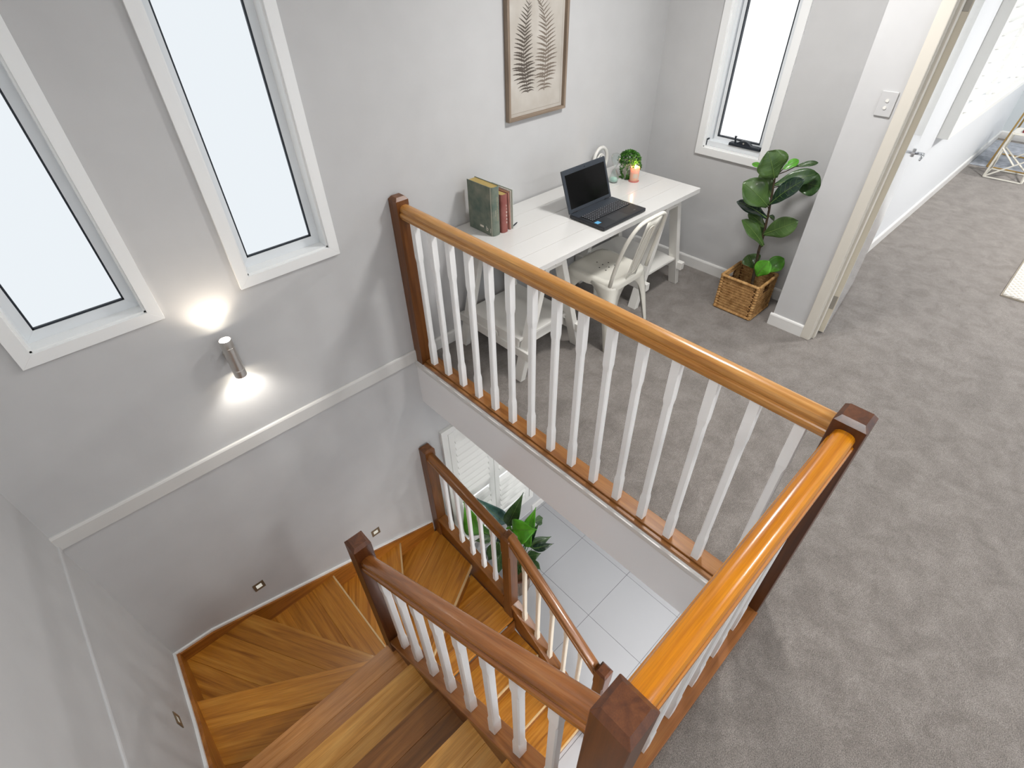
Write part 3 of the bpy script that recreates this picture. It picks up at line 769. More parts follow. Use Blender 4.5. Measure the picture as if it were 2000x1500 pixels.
# ------------------------------------------------------------------ trestle desk
DZ = 0.82
desk = thing('trestle_desk', 'white plank-top trestle desk against grey wall behind balustrade', 'desk', (1.26, -0.37, 0))
dy0, dy1, dx0, dx1 = -0.745, -0.012, 0.405, 2.052
pw = (dy1-dy0)/5
for k in range(5):
    MB().box((dx0, dy0+k*pw+0.0011, DZ-0.032), (dx1, dy0+(k+1)*pw-0.0011, DZ)).build('plank', DESKW, desk, bevel=0.0008, seg=1)
def trestle(cx):
    tr = thing('trestle', parent=desk, loc=(cx, -0.36, 0))
    for sy, yy in ((0, -0.64), (1, -0.085)):
        for sx in (-1, 1):
            f = (cx+sx*0.275, yy, 0.0); t = (cx+sx*0.055, yy, DZ-0.04)
            M = MB()
            hw = 0.035
            tx = 0.021
            M.rings([[(f[0]-tx, yy-hw, 0), (f[0]+tx, yy-hw, 0), (f[0]+tx, yy+hw, 0), (f[0]-tx, yy+hw, 0)],
                     [(t[0]-tx, yy-hw, t[2]), (t[0]+tx, yy-hw, t[2]), (t[0]+tx, yy+hw, t[2]), (t[0]-tx, yy+hw, t[2])]])
            M.build('leg', DESKL, tr, bevel=0.003)
        MB().box((cx-0.09, yy-0.034, DZ-0.11), (cx+0.09, yy+0.034, DZ-0.033)).build('head_block', DESKL, tr, bevel=0.003)
    MB().box((cx-0.03, -0.70, DZ-0.075), (cx+0.03, -0.05, DZ-0.033)).build('top_beam', DESKL, tr, bevel=0.003)
    for sx in (-1, 1):
        MB().box((cx+sx*0.232-0.022, -0.715, 0.155), (cx+sx*0.232+0.022, -0.02, 0.215)).build('stretcher', DESKL, tr, bevel=0.003)
    return tr
TL = 0.645; TR = 1.86
for cx in (TL, TR): trestle(cx)
# shelves; the left one carries a shallow drawer with a ring pull
MB().box((TL-0.25, -0.62, 0.270), (TL+0.22, -0.12, 0.290)).build('shelf', DESKL, desk, bevel=0.003)
MB().box((TR-0.22, -0.66, 0.235), (TR+0.20, -0.10, 0.255)).build('shelf', DESKL, desk, bevel=0.003)
dw = MB().box((TL-0.245, -0.60, 0.190), (TL+0.18, -0.14, 0.268)).build('drawer', DESKL, desk, bevel=0.003)
ring = [(TL-0.256, -0.395+0.022*math.cos(a*PI/8), 0.232+0.022*math.sin(a*PI/8)) for a in range(17)]
MB().tube(ring, 0.004, 6, cap=False).build('ring_pull', DESKL, dw, smooth=True)
MB().tube([(TL-0.245, -0.395, 0.252), (TL-0.262, -0.395, 0.252)], 0.010, 12).build('pull_boss', DESKL, dw)

# ------------------------------------------------------------------ metal cafe chair
CHW = base_mat('cream_white_metal', (232, 229, 218), 0.26, 0.0, coat=0.35)
def cafe_chair(loc, rz, sc=1.06):
    t = thing('cafe_chair', 'cream white metal cafe chair pushed under the front of the desk', 'chair', loc)
    M = Matrix.Translation(loc) @ Matrix.Rotation(rz, 4, 'Z') @ Matrix.Scale(sc, 4)
    # seat: rounded square, dished
    b = MB(); n = 40
    def sq(h, z, p=4.5, fy=1.0):
        r = []
        for k in range(n):
            a = 2*PI*k/n; c, s_ = math.cos(a), math.sin(a)
            rr = h/((abs(c)**p+abs(s_)**p)**(1/p))
            r.append((rr*c*(1.0-0.04*(s_ < 0)), rr*s_*fy, z))
        return r
    b.rings([sq(0.188, 0.405, 7), sq(0.189, 0.432, 7), sq(0.186, 0.446, 7), sq(0.178, 0.454, 6.5), sq(0.155, 0.455, 6), sq(0.145, 0.451, 6), sq(0.06, 0.447), sq(0.002, 0.446)], cap=False)
    seat = autosmooth(b.build('seat', CHW, t, matrix=M), 50)
    hb_ = MB()
    for hx, hy in ((-0.045, 0.02), (0.0, 0.03), (0.045, 0.02), (-0.045, -0.03), (0.0, -0.02), (0.045, -0.03), (0, 0.075)):
        hb_.lathe([(0.0045, 0.0), (0.0045, 0.0012)], (hx, hy, 0.4475), 8)
    tag(hb_.build('drain_holes', base_mat('dark_hole', (52, 50, 46), 0.8), seat, matrix=M), 'small dark drain holes')
    # pressed sheet legs: L section, flaring into the apron
    for sx in (-1, 1):
        for sy in (-1, 1):
            b = MB(); rows = 16
            g = []
            for k in range(rows+1):
                u = k/rows; z = 0.435*u
                sp = 0.040*(1-u); cx = sx*(0.180+sp); cy = sy*(0.178+sp*(1.25 if sy < 0 else 0.8))
                wd = 0.028+0.055*u+0.105*u**8
                rr = 0.012+0.03*u*u
                g.append([(cx-sx*wd, cy, z), (cx-sx*rr, cy, z), (cx-sx*rr*0.3, cy-sy*rr*0.3, z), (cx, cy-sy*rr, z), (cx, cy-sy*wd, z)])
            b.rings(g, cap=False, closed=False)
            o = b.build('leg', CHW, t, matrix=M, solid=0.003); autosmooth(o, 60)
            o.modifiers.move(len(o.modifiers)-1, 0)
            MB().box((sx*0.205-0.014, sy*(0.22 if sy < 0 else 0.2)-0.014, -0.0), (sx*0.205+0.014, sy*(0.22 if sy < 0 else 0.2)+0.014, 0.012)).build('foot', base_mat('black_rubber_foot', (30, 30, 30), 0.7), t, matrix=M)
    # back hoop and splat
    ph = []
    for k in range(49):
        u = k/48; a = PI*(1-u)
        xx = 0.186*math.copysign(abs(math.cos(a))**0.42, math.cos(a)); zz = 0.40*abs(math.sin(a))**0.62
        ph.append((xx, -0.168-0.085*(zz/0.40)**1.1-0.02*math.sin(PI*u)*(zz/0.4), 0.445+zz))
    MB().tube(ph, 0.0115, 10).build('back_hoop', CHW, t, matrix=M, smooth=True)
    b = MB(); g = []
    for k in range(9):
        u = k/8; z = 0.435+0.402*u; y = -0.176-0.085*u**1.1-0.018*u
        hw = 0.052+0.022*u
        g.append([(hw*math.sin(q), y-0.012*(1-math.cos(q*0.9)), z) for q in (-1.2, -0.7, -0.25, 0.25, 0.7, 1.2)])
    b.rings(g, cap=False, closed=False)
    sp = b.build('back_splat', CHW, t, matrix=M, solid=0.003, smooth=True)
    em = []
    for k in range(25):
        a = 2*PI*k/24
        u = 0.5+0.40*math.sin(a); z = 0.435+0.402*u; y = -0.181-0.085*u**1.1-0.018*u
        em.append((0.036*math.copysign(abs(math.cos(a))**0.5, math.cos(a)), y-0.004, z))
    MB().tube(em, 0.0022, 6, cap=False).build('embossed_line', CHW, sp, matrix=M, smooth=True)
cafe_chair((1.215, -0.62, 0.0), math.radians(1), 1.08)

# ------------------------------------------------------------------ things on the desk
def book(label, x0, x1, ysp, yfe, h, cover, page, name='book', title=None, lean=0.0):
    t = thing(name, label, 'book', ((x0+x1)/2, (ysp+yfe)/2, DZ), group='old books at the end of the desk')
    M = Matrix.Translation(((x0+x1)/2, 0, DZ+0.0005)) @ Matrix.Rotation(lean, 4, 'Y')
    hw = (x1-x0)/2; c = 0.003
    MB().box((-hw, ysp+0.008, 0), (-hw+c, yfe, h)).build('front_cover', cover, t, matrix=M, bevel=0.001)
    MB().box((hw-c, ysp+0.008, 0), (hw, yfe, h)).build('back_cover', cover, t, matrix=M, bevel=0.001)
    MB().box((-hw+c, ysp+0.008, 0.004), (hw-c, yfe-0.006, h-0.004)).build('page_block', page, t, matrix=M)
    n = 10; ring = lambda z, s_: [(hw*s_*math.cos(PI+PI*k/n), ysp+0.010+0.014*s_*math.sin(PI+PI*k/n), z) for k in range(n+1)]
    b = MB()
    outer0, outer1 = ring(0, 1), ring(h, 1)
    inner0, inner1 = ring(0, 0.86), ring(h, 0.86)
    m_ = n+1
    b.v = outer0+outer1+inner0+inner1
    for k in range(n):
        b.f += [(k, k+1, m_+k+1, m_+k), (2*m_+k+1, 2*m_+k, 3*m_+k, 3*m_+k+1), (m_+k, m_+k+1, 3*m_+k+1, 3*m_+k), (k+1, k, 2*m_+k, 2*m_+k+1)]
    sp = b.build('spine', cover, t, matrix=M)
    for p in sp.data.polygons: p.use_smooth = False
    return t, M, hw
PAGE = noise_tint(base_mat('yellowed_pages', (172, 148, 88), 0.9), (160, 136, 78), (186, 164, 104), 300, 2, (1, 0.02, 0.02))
GREEN = noise_tint(base_mat('worn_green_cloth', (104, 116, 104), 0.8), (90, 106, 96), (132, 136, 122), 16, 8)
RED = noise_tint(base_mat('faded_red_cloth', (142, 84, 76), 0.8), (132, 74, 68), (154, 98, 90), 16, 6)
PINK = noise_tint(base_mat('faded_pink_cloth', (172, 122, 108), 0.8), (160, 108, 96), (180, 134, 120), 16, 6)
PALEC = base_mat('pale_grey_green_cover', (176, 184, 174), 0.7)
INK = base_mat('cream_lettering', (226, 220, 208), 0.7)
WORN = base_mat('worn_edge', (168, 166, 150), 0.8)
def text(body, size, M, parent, mat=INK, sx=1.0):
    cu = bpy.data.curves.new('lettering', 'FONT'); cu.body = body; cu.size = size; cu.align_x = 'CENTER'; cu.align_y = 'CENTER'; cu.extrude = 0.0002
    ob = bpy.data.objects.new('tmp', cu); COL.objects.link(ob)
    dg = bpy.context.evaluated_depsgraph_get(); me = bpy.data.meshes.new_from_object(ob.evaluated_get(dg))
    bpy.data.objects.remove(ob)
    o = bpy.data.objects.new('lettering', me); COL.objects.link(o); me.materials.clear(); me.materials.append(mat)
    mm = M @ Matrix.Scale(sx, 4, (1, 0, 0))
    setpar(o, parent, mm)
    return o
def basis(x, y, z, o):
    m = Matrix.Identity(4)
    for i in range(3): m[i][0] = x[i]; m[i][1] = y[i]; m[i][2] = z[i]; m[i][3] = o[i]
    return m
bk, Mb, hw = book('tall thick worn green book with yellowed pages, leftmost on desk', 0.506, 0.568, -0.283, -0.066, 0.292, GREEN, PAGE)
# cover lettering (on the face towards -x)
Fc = lambda y, z, o=0.0004: basis((0, -1, 0), (0, 0, 1), (-1, 0, 0), (0.506-o, y, DZ+z))
MB().box((0.5056, -0.200, DZ+0.034), (0.506, -0.168, DZ+0.046)).build('cover_plate', INK, bk)
text('b', 0.040, Fc(-0.232, 0.036), bk); text('l', 0.040, Fc(-0.262, 0.030), bk)
MB().box((0.5045, -0.2755, DZ+0.001), (0.5075, -0.2725, DZ+0.291)).build('worn_hinge', WORN, bk)
Fs = lambda x, z, y: basis((0, 0, 1), (-1, 0, 0), (0, -1, 0), (x, y, DZ+z))
text('SELECTED POEMS AND TALES', 0.011, Fs(0.545, 0.16, -0.2875), bk, base_mat('gilt_faded', (168, 160, 132), 0.7))
text('POEMS', 0.012, Fs(0.530, 0.14, -0.2878), bk, WORN)
bk2, _, _ = book('smaller faded red book with white spine letters, middle of the three', 0.577, 0.628, -0.287, -0.120, 0.232, RED, PAGE)
for k, ch in enumerate('LIBRARY'[:6]): text(ch, 0.017, basis((1, 0, 0), (0, 0, 1), (0, -1, 0), (0.612, -0.2915, DZ+0.166-k*0.021)), bk2)
bk3, _, _ = book('thin pink and pale grey book at the right of the books', 0.643, 0.658, -0.279, -0.110, 0.232, PINK, PAGE, lean=math.radians(-2.2))
MB().box((0.667, -0.285, DZ), (0.671, -0.10, DZ+0.240)).build('back_cover', PALEC, bk3)
MB().box((0.660, -0.275, DZ+0.002), (0.667, -0.105, DZ+0.234)).build('page_block', base_mat('white_pages', (206, 200, 188), 0.9), bk3)
pn = MB().tube([(0.690, -0.262, DZ+0.004), (0.735, -0.245, DZ+0.004), (0.748, -0.240, DZ+0.004)], [0.004, 0.004, 0.0015], 8).build('pen', GASKET)
tag(pn, 'small black pen lying on desk behind the books', 'pen')

# laptop
BLK = base_mat('black_plastic', (30, 33, 38), 0.42)
BLK2 = base_mat('slate_black_plastic', (50, 56, 64), 0.4)
KWELL = base_mat('keyboard_well_black', (6, 6, 7), 0.6)
SCRN = base_mat('black_screen', (5, 5, 6), 0.12, spec=0.3)
KEY = base_mat('black_key', (44, 46, 51), 0.45)
lt = thing('laptop', 'open black laptop with dark screen on white desk', 'laptop', (1.235, -0.57, DZ))
lx0, lx1, ly0, ly1 = 1.022, 1.446, -0.712, -0.432
base = MB().box((lx0, ly0, DZ+0.004), (lx1, ly1, DZ+0.026)).build('base', BLK, lt, bevel=0.005)
MB().box((lx0+0.004, ly1-0.072, DZ+0.0260), (lx1-0.004, ly1-0.004, DZ+0.0268)).build('top_panel', BLK2, base)
MB().box((lx0+0.022, ly0+0.108, DZ+0.0250), (lx1-0.022, ly1-0.072, DZ+0.0266)).build('keyboard_well', KWELL, base)
kb = MB()
rows = 6; kx0 = lx0+0.026; kx1 = lx1-0.026; ky0 = ly0+0.111; ky1 = ly1-0.075; kh = (ky1-ky0)/rows
for r in range(rows):
    nk = 19; kw = (kx1-kx0)/nk; c = 0
    while c < nk:
        wdt = 6 if (r == 0 and c == 4) else 1
        kb.box((kx0+c*kw+0.0016, ky0+r*kh+0.0016, DZ+0.0266), (kx0+(c+wdt)*kw-0.0016, ky0+(r+1)*kh-0.0016, DZ+0.0292)); c += wdt
tag(kb.build('keys', KEY, base), kind='stuff')
leg = MB()
for r in range(rows):
    for c in range(19):
        if r == 0 and 4 <= c < 10: continue
        leg.box((kx0+c*kw+0.006, ky0+r*kh+0.008, DZ+0.0292), (kx0+c*kw+0.011, ky0+r*kh+0.012, DZ+0.0294))
tag(leg.build('key_legends', base_mat('grey_legend', (196, 200, 204), 0.6), base), kind='stuff')
MB().box((lx0+0.13, ly0+0.014, DZ+0.0258), (lx0+0.255, ly0+0.092, DZ+0.0264)).build('touchpad', base_mat('touchpad', (36, 38, 42), 0.3), base)
MB().box((lx0+0.014, ly0+0.062, DZ+0.0258), (lx0+0.050, ly0+0.092, DZ+0.0266)).build('sticker', base_mat('blue_sticker', (96, 170, 214), 0.4), base)
MB().box((lx1-0.085, ly0+0.034, DZ+0.0258), (lx1-0.065, ly0+0.040, DZ+0.0264)).build('badge', base_mat('grey_badge', (90, 94, 98), 0.4), base)
# lid tilted back
ang = math.radians(20)
LM = Matrix.Translation((lx0+0.004, ly1+0.004, DZ+0.022)) @ Matrix.Rotation(-ang, 4, 'X')
lw = lx1-lx0-0.006; lh = 0.262
lid = MB().box((0, -0.004, 0), (lw, 0.008, lh)).build('lid', BLK2, lt, matrix=LM, bevel=0.004)
MB().box((0.006, -0.0048, 0.006), (lw-0.006, -0.0038, lh-0.006)).build('bezel', BLK2, lid, matrix=LM)
MB().box((0.020, -0.0054, 0.026), (lw-0.020, -0.0044, lh-0.030)).build('display', SCRN, lid, matrix=LM)
MB().tube([(lw/2, -0.004, lh-0.016), (lw/2, -0.0056, lh-0.016)], 0.003, 10).build('webcam', SCRN, lid, matrix=LM)
for hx in (0.03, lw-0.07): MB().tube([(hx, 0.0, 0.004), (hx+0.04, 0.0, 0.004)], 0.008, 8).build('hinge', BLK, lid, matrix=LM)

# oval openwork ornament leaning at the wall behind the laptop
orn = thing('oval_ornament', 'white oval openwork ornament standing behind the laptop', 'ornament', (1.775, -0.06, DZ))
ORN = base_mat('white_resin', (232, 230, 224), 0.4)
oval = lambda a, c, z0, y: [(1.775+a*math.sin(2*PI*k/28), y, z0+c*math.cos(2*PI*k/28)) for k in range(29)]
MB().tube(oval(0.075, 0.090, DZ+0.100, -0.055), 0.012, 8, cap=False).build('outer_ring', ORN, orn, smooth=True)
MB().tube(oval(0.042, 0.062, DZ+0.082, -0.055), 0.007, 8, cap=False).build('inner_loop', ORN, orn, smooth=True)
MB().tube([(1.775, -0.055, DZ+0.015), (1.80, -0.055, DZ+0.06), (1.77, -0.055, DZ+0.10), (1.79, -0.055, DZ+0.145)], 0.006, 8).build('scroll', ORN, orn, smooth=True)
MB().box((1.735, -0.085, DZ), (1.815, -0.025, DZ+0.012)).build('foot', ORN, orn, bevel=0.003)

# hourglass
HG = bpy.data.materials.new('clear_glass'); HG.use_nodes = True
_nt = HG.node_tree; _nt.nodes.remove(_nt.nodes['Principled BSDF'])
_t = _nt.nodes.new('ShaderNodeBsdfTransparent'); _t.inputs[0].default_value = (0.93, 0.97, 0.96, 1)
_g = _nt.nodes.new('ShaderNodeBsdfGlossy'); _g.inputs['Roughness'].default_value = 0.03
_f = _nt.nodes.new('ShaderNodeLayerWeight'); _f.inputs['Blend'].default_value = 0.32
_m = _nt.nodes.new('ShaderNodeMixShader')
_nt.links.new(_f.outputs['Facing'], _m.inputs[0]); _nt.links.new(_t.outputs[0], _m.inputs[1]); _nt.links.new(_g.outputs[0], _m.inputs[2])
_nt.links.new(_m.outputs[0], _nt.nodes['Material Output'].inputs[0])
hg = thing('hourglass', 'clear glass hourglass with pale green sand beside laptop', 'hourglass', (1.722, -0.232, DZ))
prof = [(0.016, 0.002), (0.030, 0.006), (0.0335, 0.02), (0.030, 0.045), (0.018, 0.075), (0.0045, 0.098), (0.0045, 0.102), (0.018, 0.125), (0.030, 0.152), (0.0335, 0.175), (0.029, 0.192), (0.014, 0.199), (0.001, 0.200)]
autosmooth(MB().lathe(prof, (1.722, -0.232, DZ), 24, cap=False).build('bulbs', HG, hg), 80)
MB().lathe([(0.001, 0.004), (0.015, 0.004), (0.0285, 0.008), (0.0315, 0.02), (0.0305, 0.026), (0.02, 0.032), (0.001, 0.037)], (1.722, -0.232, DZ), 24).build('sand', base_mat('pale_green_sand', (176, 208, 196), 0.8), hg, smooth=True)

# candle in glass jar
cd = thing('candle', 'lit pink candle in a glass jar on desk', 'candle', (1.838, -0.325, DZ))
WAX = base_mat('peach_wax_jar', (232, 176, 150), 0.3, coat=0.4)
BS(WAX).inputs['Subsurface Weight'].default_value = 0.3
c_ = (1.838, -0.325, DZ)
MB().lathe([(0.037, 0.0), (0.038, 0.003), (0.037, 0.007), (0.001, 0.007)], c_, 24).build('coaster', base_mat('rose_coaster', (196, 120, 112), 0.5), cd)
autosmooth(MB().lathe([(0.001, 0.0075), (0.031, 0.0075), (0.033, 0.012), (0.033, 0.098), (0.031, 0.1), (0.030, 0.098), (0.030, 0.082), (0.001, 0.080)], c_, 24, cap=False).build('jar', WAX, cd), 50)
MB().tube([(c_[0], c_[1], DZ+0.078), (c_[0]+0.001, c_[1], DZ+0.090)], 0.0012, 6).build('wick', GASKET, cd)
FL = emit_mat('candle_flame', (1.0, 0.72, 0.36), 30)
MB().lathe([(0.0005, 0.086), (0.0045, 0.092), (0.0055, 0.098), (0.0035, 0.108), (0.0004, 0.116)], c_, 12, cap=False).build('flame', FL, cd, smooth=True)
LBL = base_mat('grey_label', (206, 186, 168), 0.6)
lb2 = MB(); rg = []
for z in (0.030, 0.060):
    rg.append([(c_[0]+0.0336*math.cos(a), c_[1]+0.0336*math.sin(a), DZ+z) for a in [math.radians(200+k*6) for k in range(11)]])
lb2.rings(rg, cap=False, closed=False); lb2.build('label', LBL, cd)
d = bpy.data.lights.new('candle_flame_light', 'POINT'); d.energy = 0.22; d.color = (1.0, 0.62, 0.3); d.shadow_soft_size = 0.006
l = bpy.data.objects.new('candle_flame_light', d); COL.objects.link(l); l.location = (c_[0], c_[1], DZ+0.122)

# trailing plant
tp = thing('trailing_plant', 'small trailing string-leaf plant in a white pot on desk corner', 'plant', (1.885, -0.235, DZ))
pc = (1.885, -0.235, DZ)
autosmooth(MB().lathe([(0.001, 0.0), (0.046, 0.0), (0.052, 0.01), (0.058, 0.11), (0.054, 0.112), (0.050, 0.1), (0.001, 0.095)], pc, 24, cap=False).build('pot', base_mat('white_stone_pot', (214, 206, 198), 0.6), tp), 50)
def leaflet(b, p, d, s_, up):
    d = d.normalized(); sd = d.cross(up).normalized()*s_*0.42; n_ = sd.cross(d).normalized()*s_*0.14
    p = Vector(p); b.add([p, p+d*s_*0.5+sd+n_, p+d*s_, p+d*s_*0.5-sd+n_, p+d*s_*0.5-n_], [(0, 1, 4), (1, 2, 4), (2, 3, 4), (3, 0, 4), (0, 3, 1), (1, 3, 2)])
fb = [MB(), MB()]
rr = random.Random(3)
for k in range(900):
    a = rr.uniform(0, 2*PI); e_ = rr.uniform(-0.15, 1.0)*PI/2; r_ = 0.078*rr.uniform(0.72, 1.02)
    p = Vector((pc[0]+r_*math.cos(a)*math.cos(e_), pc[1]+r_*math.sin(a)*math.cos(e_), DZ+0.115+0.062*math.sin(e_)*rr.uniform(0.8, 1.05)))
    leaflet(fb[k % 2], p, Vector((math.cos(a)+rr.uniform(-.6, .6), math.sin(a)+rr.uniform(-.6, .6), rr.uniform(-.3, .9))), rr.uniform(0.012, 0.019), Vector((rr.uniform(-1, 1), rr.uniform(-1, 1), 1)))
strands = MB()
for k, (a0, dn) in enumerate(((3.6, 0.17), (3.9, 0.19), (4.2, 0.15), (3.3, 0.14), (4.9, 0.12), (5.6, 0.13), (2.9, 0.12), (4.05, 0.19), (0.3, 0.1), (5.2, 0.1))):
    pts = []
    for q in range(12):
        u = q/11; rad = 0.064+0.022*math.sin(PI*min(1, u*1.3))+0.012*max(0, u-0.85)*8
        pts.append((pc[0]+rad*math.cos(a0+0.12*math.sin(3*u+k)), pc[1]+rad*math.sin(a0+0.12*math.sin(3*u+k)), max(DZ+0.004, DZ+0.12-dn*u)))
    strands.tube(pts, 0.0012, 5)
    for q in range(60):
        u = rr.random(); i = min(int(u*11), 10); p = Vector(pts[i]).lerp(Vector(pts[i+1]), u*11-i)
        p.z = max(p.z, DZ+0.008)
        leaflet(fb[q % 2], p, Vector((rr.uniform(-1, 1), rr.uniform(-1, 1), rr.uniform(-.2, .8))), rr.uniform(0.010, 0.016), Vector((rr.uniform(-1, 1), rr.uniform(-1, 1), 1)))
tag(strands.build('stems', base_mat('thin_stem_green', (84, 116, 48), 0.6), tp), kind='stuff')
tag(fb[0].build('leaves', base_mat('string_leaf_mid', (74, 128, 40), 0.5), tp), kind='stuff')
tag(fb[1].build('leaves', base_mat('string_leaf_dark', (48, 98, 28), 0.5), tp), kind='stuff')

# ------------------------------------------------------------------ large leaves
def leafmat(name, c1, c2, rough=0.35):
    m = base_mat(name, c1, rough, coat=0.15)
    noise_tint(m, c1, c2, 14, 4)
    return m
LEAF = [leafmat('leaf_mid_green', (54, 82, 36), (76, 104, 50)), leafmat('leaf_dark_green', (38, 66, 34), (58, 88, 44)), leafmat('leaf_black_green', (22, 40, 34), (34, 56, 42), 0.22),
        leafmat('leaf_bright_green', (66, 140, 30), (98, 172, 48)), leafmat('leaf_blue_green', (44, 78, 76), (84, 122, 116), 0.3)]
RIB = base_mat('pale_leaf_rib', (104, 132, 66), 0.5)
def leaf(parent, b0, t0, wd, col, shape, nh, bend=0.12, fold=0.18, rib=True):
    p0 = Vector(b0); p1 = Vector(t0); L = (p1-p0).length; d = (p1-p0).normalized()
    nh = Vector(nh); s_ = d.cross(nh).normalized(); n_ = s_.cross(d).normalized()
    rows, cols = 14, 6; g = []
    midl = []
    for i in range(rows+1):
        u = i/rows
        if shape == 'fig': w_ = 0.05*(1-u)+math.sin(PI*min(1, u**1.3*0.97+0.02))**0.7*(0.72+0.30*u)
        else: w_ = math.sin(PI*min(1.0, (u+0.015)**0.68))**1.15*(1.0 if u < 0.6 else 1-0.15*(u-0.6))
        if shape == 'fig' and u >= 0.95: w_ = max(0.05, w_*((1-u)/0.05)**0.5)
        hw = wd/2*min(1.05, max(w_, 0.02))
        c = p0+d*L*u+n_*(math.sin(PI*u)*bend*L*0.5)
        row = []
        for j in range(cols+1):
            q = j/cols*2-1
            wav = 0.04*wd*math.sin(u*11+q*2)*abs(q)
            row.append(c+s_*hw*q+n_*(fold*hw*q*q*1.2+wav))
        g.append(row); midl.append(c+n_*0.0022)
    b = MB(); b.rings(g, cap=False, closed=False)
    o = b.build('leaf', LEAF[col], parent, smooth=True, solid=0.0012)
    if rib:
        rb = MB().tube(midl[:-1], [0.0022*(1-0.8*i/rows)+0.0004 for i in range(rows)], 5)
        for k in (3, 5, 7, 9, 11):
            for sg in (0, cols):
                a_ = midl[k]; e_ = g[min(k+2, rows)][sg]*0.85+midl[min(k+2, rows)]*0.15
                m_ = a_.lerp(e_, 0.5)-n_*0.0; jj = (g[min(k+1, rows)][1 if sg == 0 else cols-1]+n_*0.0016)
                rb.tube([a_, jj, e_+n_*0.0016], 0.0004, 4)
        rb.build('veins', RIB, o)
    return o
FIG = [((2.128, -1.191, 0.977), (2.062, -1.127, 1.145), 0.171, 0), ((2.205, -1.197, 1.016), (2.278, -1.252, 1.068), 0.05, 3), ((2.151, -1.195, 0.93), (2.275, -1.391, 1.016), 0.093, 1),
 ((2.275, -1.243, 1.026), (2.336, -1.353, 1.061), 0.034, 1), ((2.244, -1.276, 0.943), (2.318, -1.42, 0.931), 0.139, 1), ((2.107, -1.221, 0.821), (2.092, -1.386, 1.025), 0.107, 2),
 ((2.123, -1.207, 0.799), (2.012, -1.048, 0.946), 0.159, 0), ((2.182, -1.193, 0.836), (2.171, -1.075, 0.971), 0.086, 0), ((2.137, -1.216, 0.717), (2.065, -1.017, 0.794), 0.101, 2),
 ((2.16, -1.22, 0.642), (2.143, -1.084, 0.713), 0.067, 0), ((2.133, -1.234, 0.609), (2.146, -1.416, 0.755), 0.116, 0), ((2.13, -1.255, 0.531), (2.031, -1.1, 0.701), 0.099, 0),
 ((2.181, -1.218, 0.569), (2.188, -1.151, 0.668), 0.054, 1), ((2.182, -1.223, 0.329), (2.197, -1.145, 0.399), 0.123, 0), ((2.164, -1.261, 0.288), (2.172, -1.312, 0.423), 0.104, 3),
 ((2.216, -1.287, 0.309), (2.297, -1.363, 0.415), 0.099, 3), ((2.157, -1.095, 1.013), (2.168, -1.007, 1.019), 0.03, 3), ((2.207, -1.204, 0.706), (2.249, -1.231, 0.673), 0.044, 2)]
fg = thing('fiddle_leaf_fig', 'young fiddle leaf fig with broad leaves growing from woven basket', 'plant', (2.175, -1.25, 0.1))
BARK = noise_tint(base_mat('brown_bark', (62, 50, 36), 0.8), (50, 40, 30), (84, 68, 46), 40, 4)
stem = [(2.176, -1.262, 0.10), (2.17, -1.248, 0.221), (2.166, -1.236, 0.35), (2.162, -1.225, 0.47), (2.161, -1.224, 0.596), (2.157, -1.211, 0.76), (2.149, -1.191, 0.946), (2.148, -1.187, 0.99)]
MB().tube(stem, [0.013, 0.012, 0.011, 0.010, 0.009, 0.008, 0.006, 0.004], 8).build('stem', BARK, fg, smooth=True)
def stem_at(z):
    for a, c in zip(stem, stem[1:]):
        if a[2] <= z <= c[2]:
            f = (z-a[2])/(c[2]-a[2]); return Vector(a).lerp(Vector(c), f)
    return Vector(stem[-1] if z > 0.5 else stem[0])
for k, (a, t, wd, c) in enumerate(FIG):
    nh = Vector((-0.62, -0.52, 0.58))+Vector((random.uniform(-.2, .2), random.uniform(-.2, .2), random.uniform(-.15, .25)))
    if c == 2: nh = Vector((-0.3, -0.5, 0.85))
    lf_ = leaf(fg, a, t, wd*1.22, c, 'fig', nh)
    sa = stem_at(a[2]-0.03)
    if (Vector(a)-sa).length > 0.012:
        MB().tube([sa, sa.lerp(Vector(a), 0.55)+Vector((0, 0, -0.004)), a], 0.003, 6).build('leaf_stalk', BARK, lf_, smooth=True)

# basket
BASK = noise_tint(base_mat('seagrass_weave', (176, 132, 76), 0.7), (150, 106, 54), (202, 160, 104), 30, 4)
BASKD = base_mat('seagrass_dark_brown', (96, 62, 30), 0.9)  # dark brown for basket backing and bottom, also plant soil
bk0 = thing('woven_basket', 'square woven seagrass basket with hand holes holding the fig', 'basket', (2.175, -1.21, 0))
bx0, bx1, by0, by1, bh = 2.038, 2.318, -1.355, -1.068, 0.28
def lozenge(b, c, u, v, n_, L, W, T, tilt):
    ax = (u*math.cos(tilt)+v*math.sin(tilt))*L/2; ay = (v*math.cos(tilt)-u*math.sin(tilt))*W/2; az = n_*T
    b.add([c-ax, c+ay*0.9, c+ax, c-ay*0.9, c+az+ax*0.3, c+az-ax*0.3], [(0, 3, 5), (3, 2, 4), (3, 4, 5), (2, 1, 4), (1, 0, 5), (1, 5, 4)])
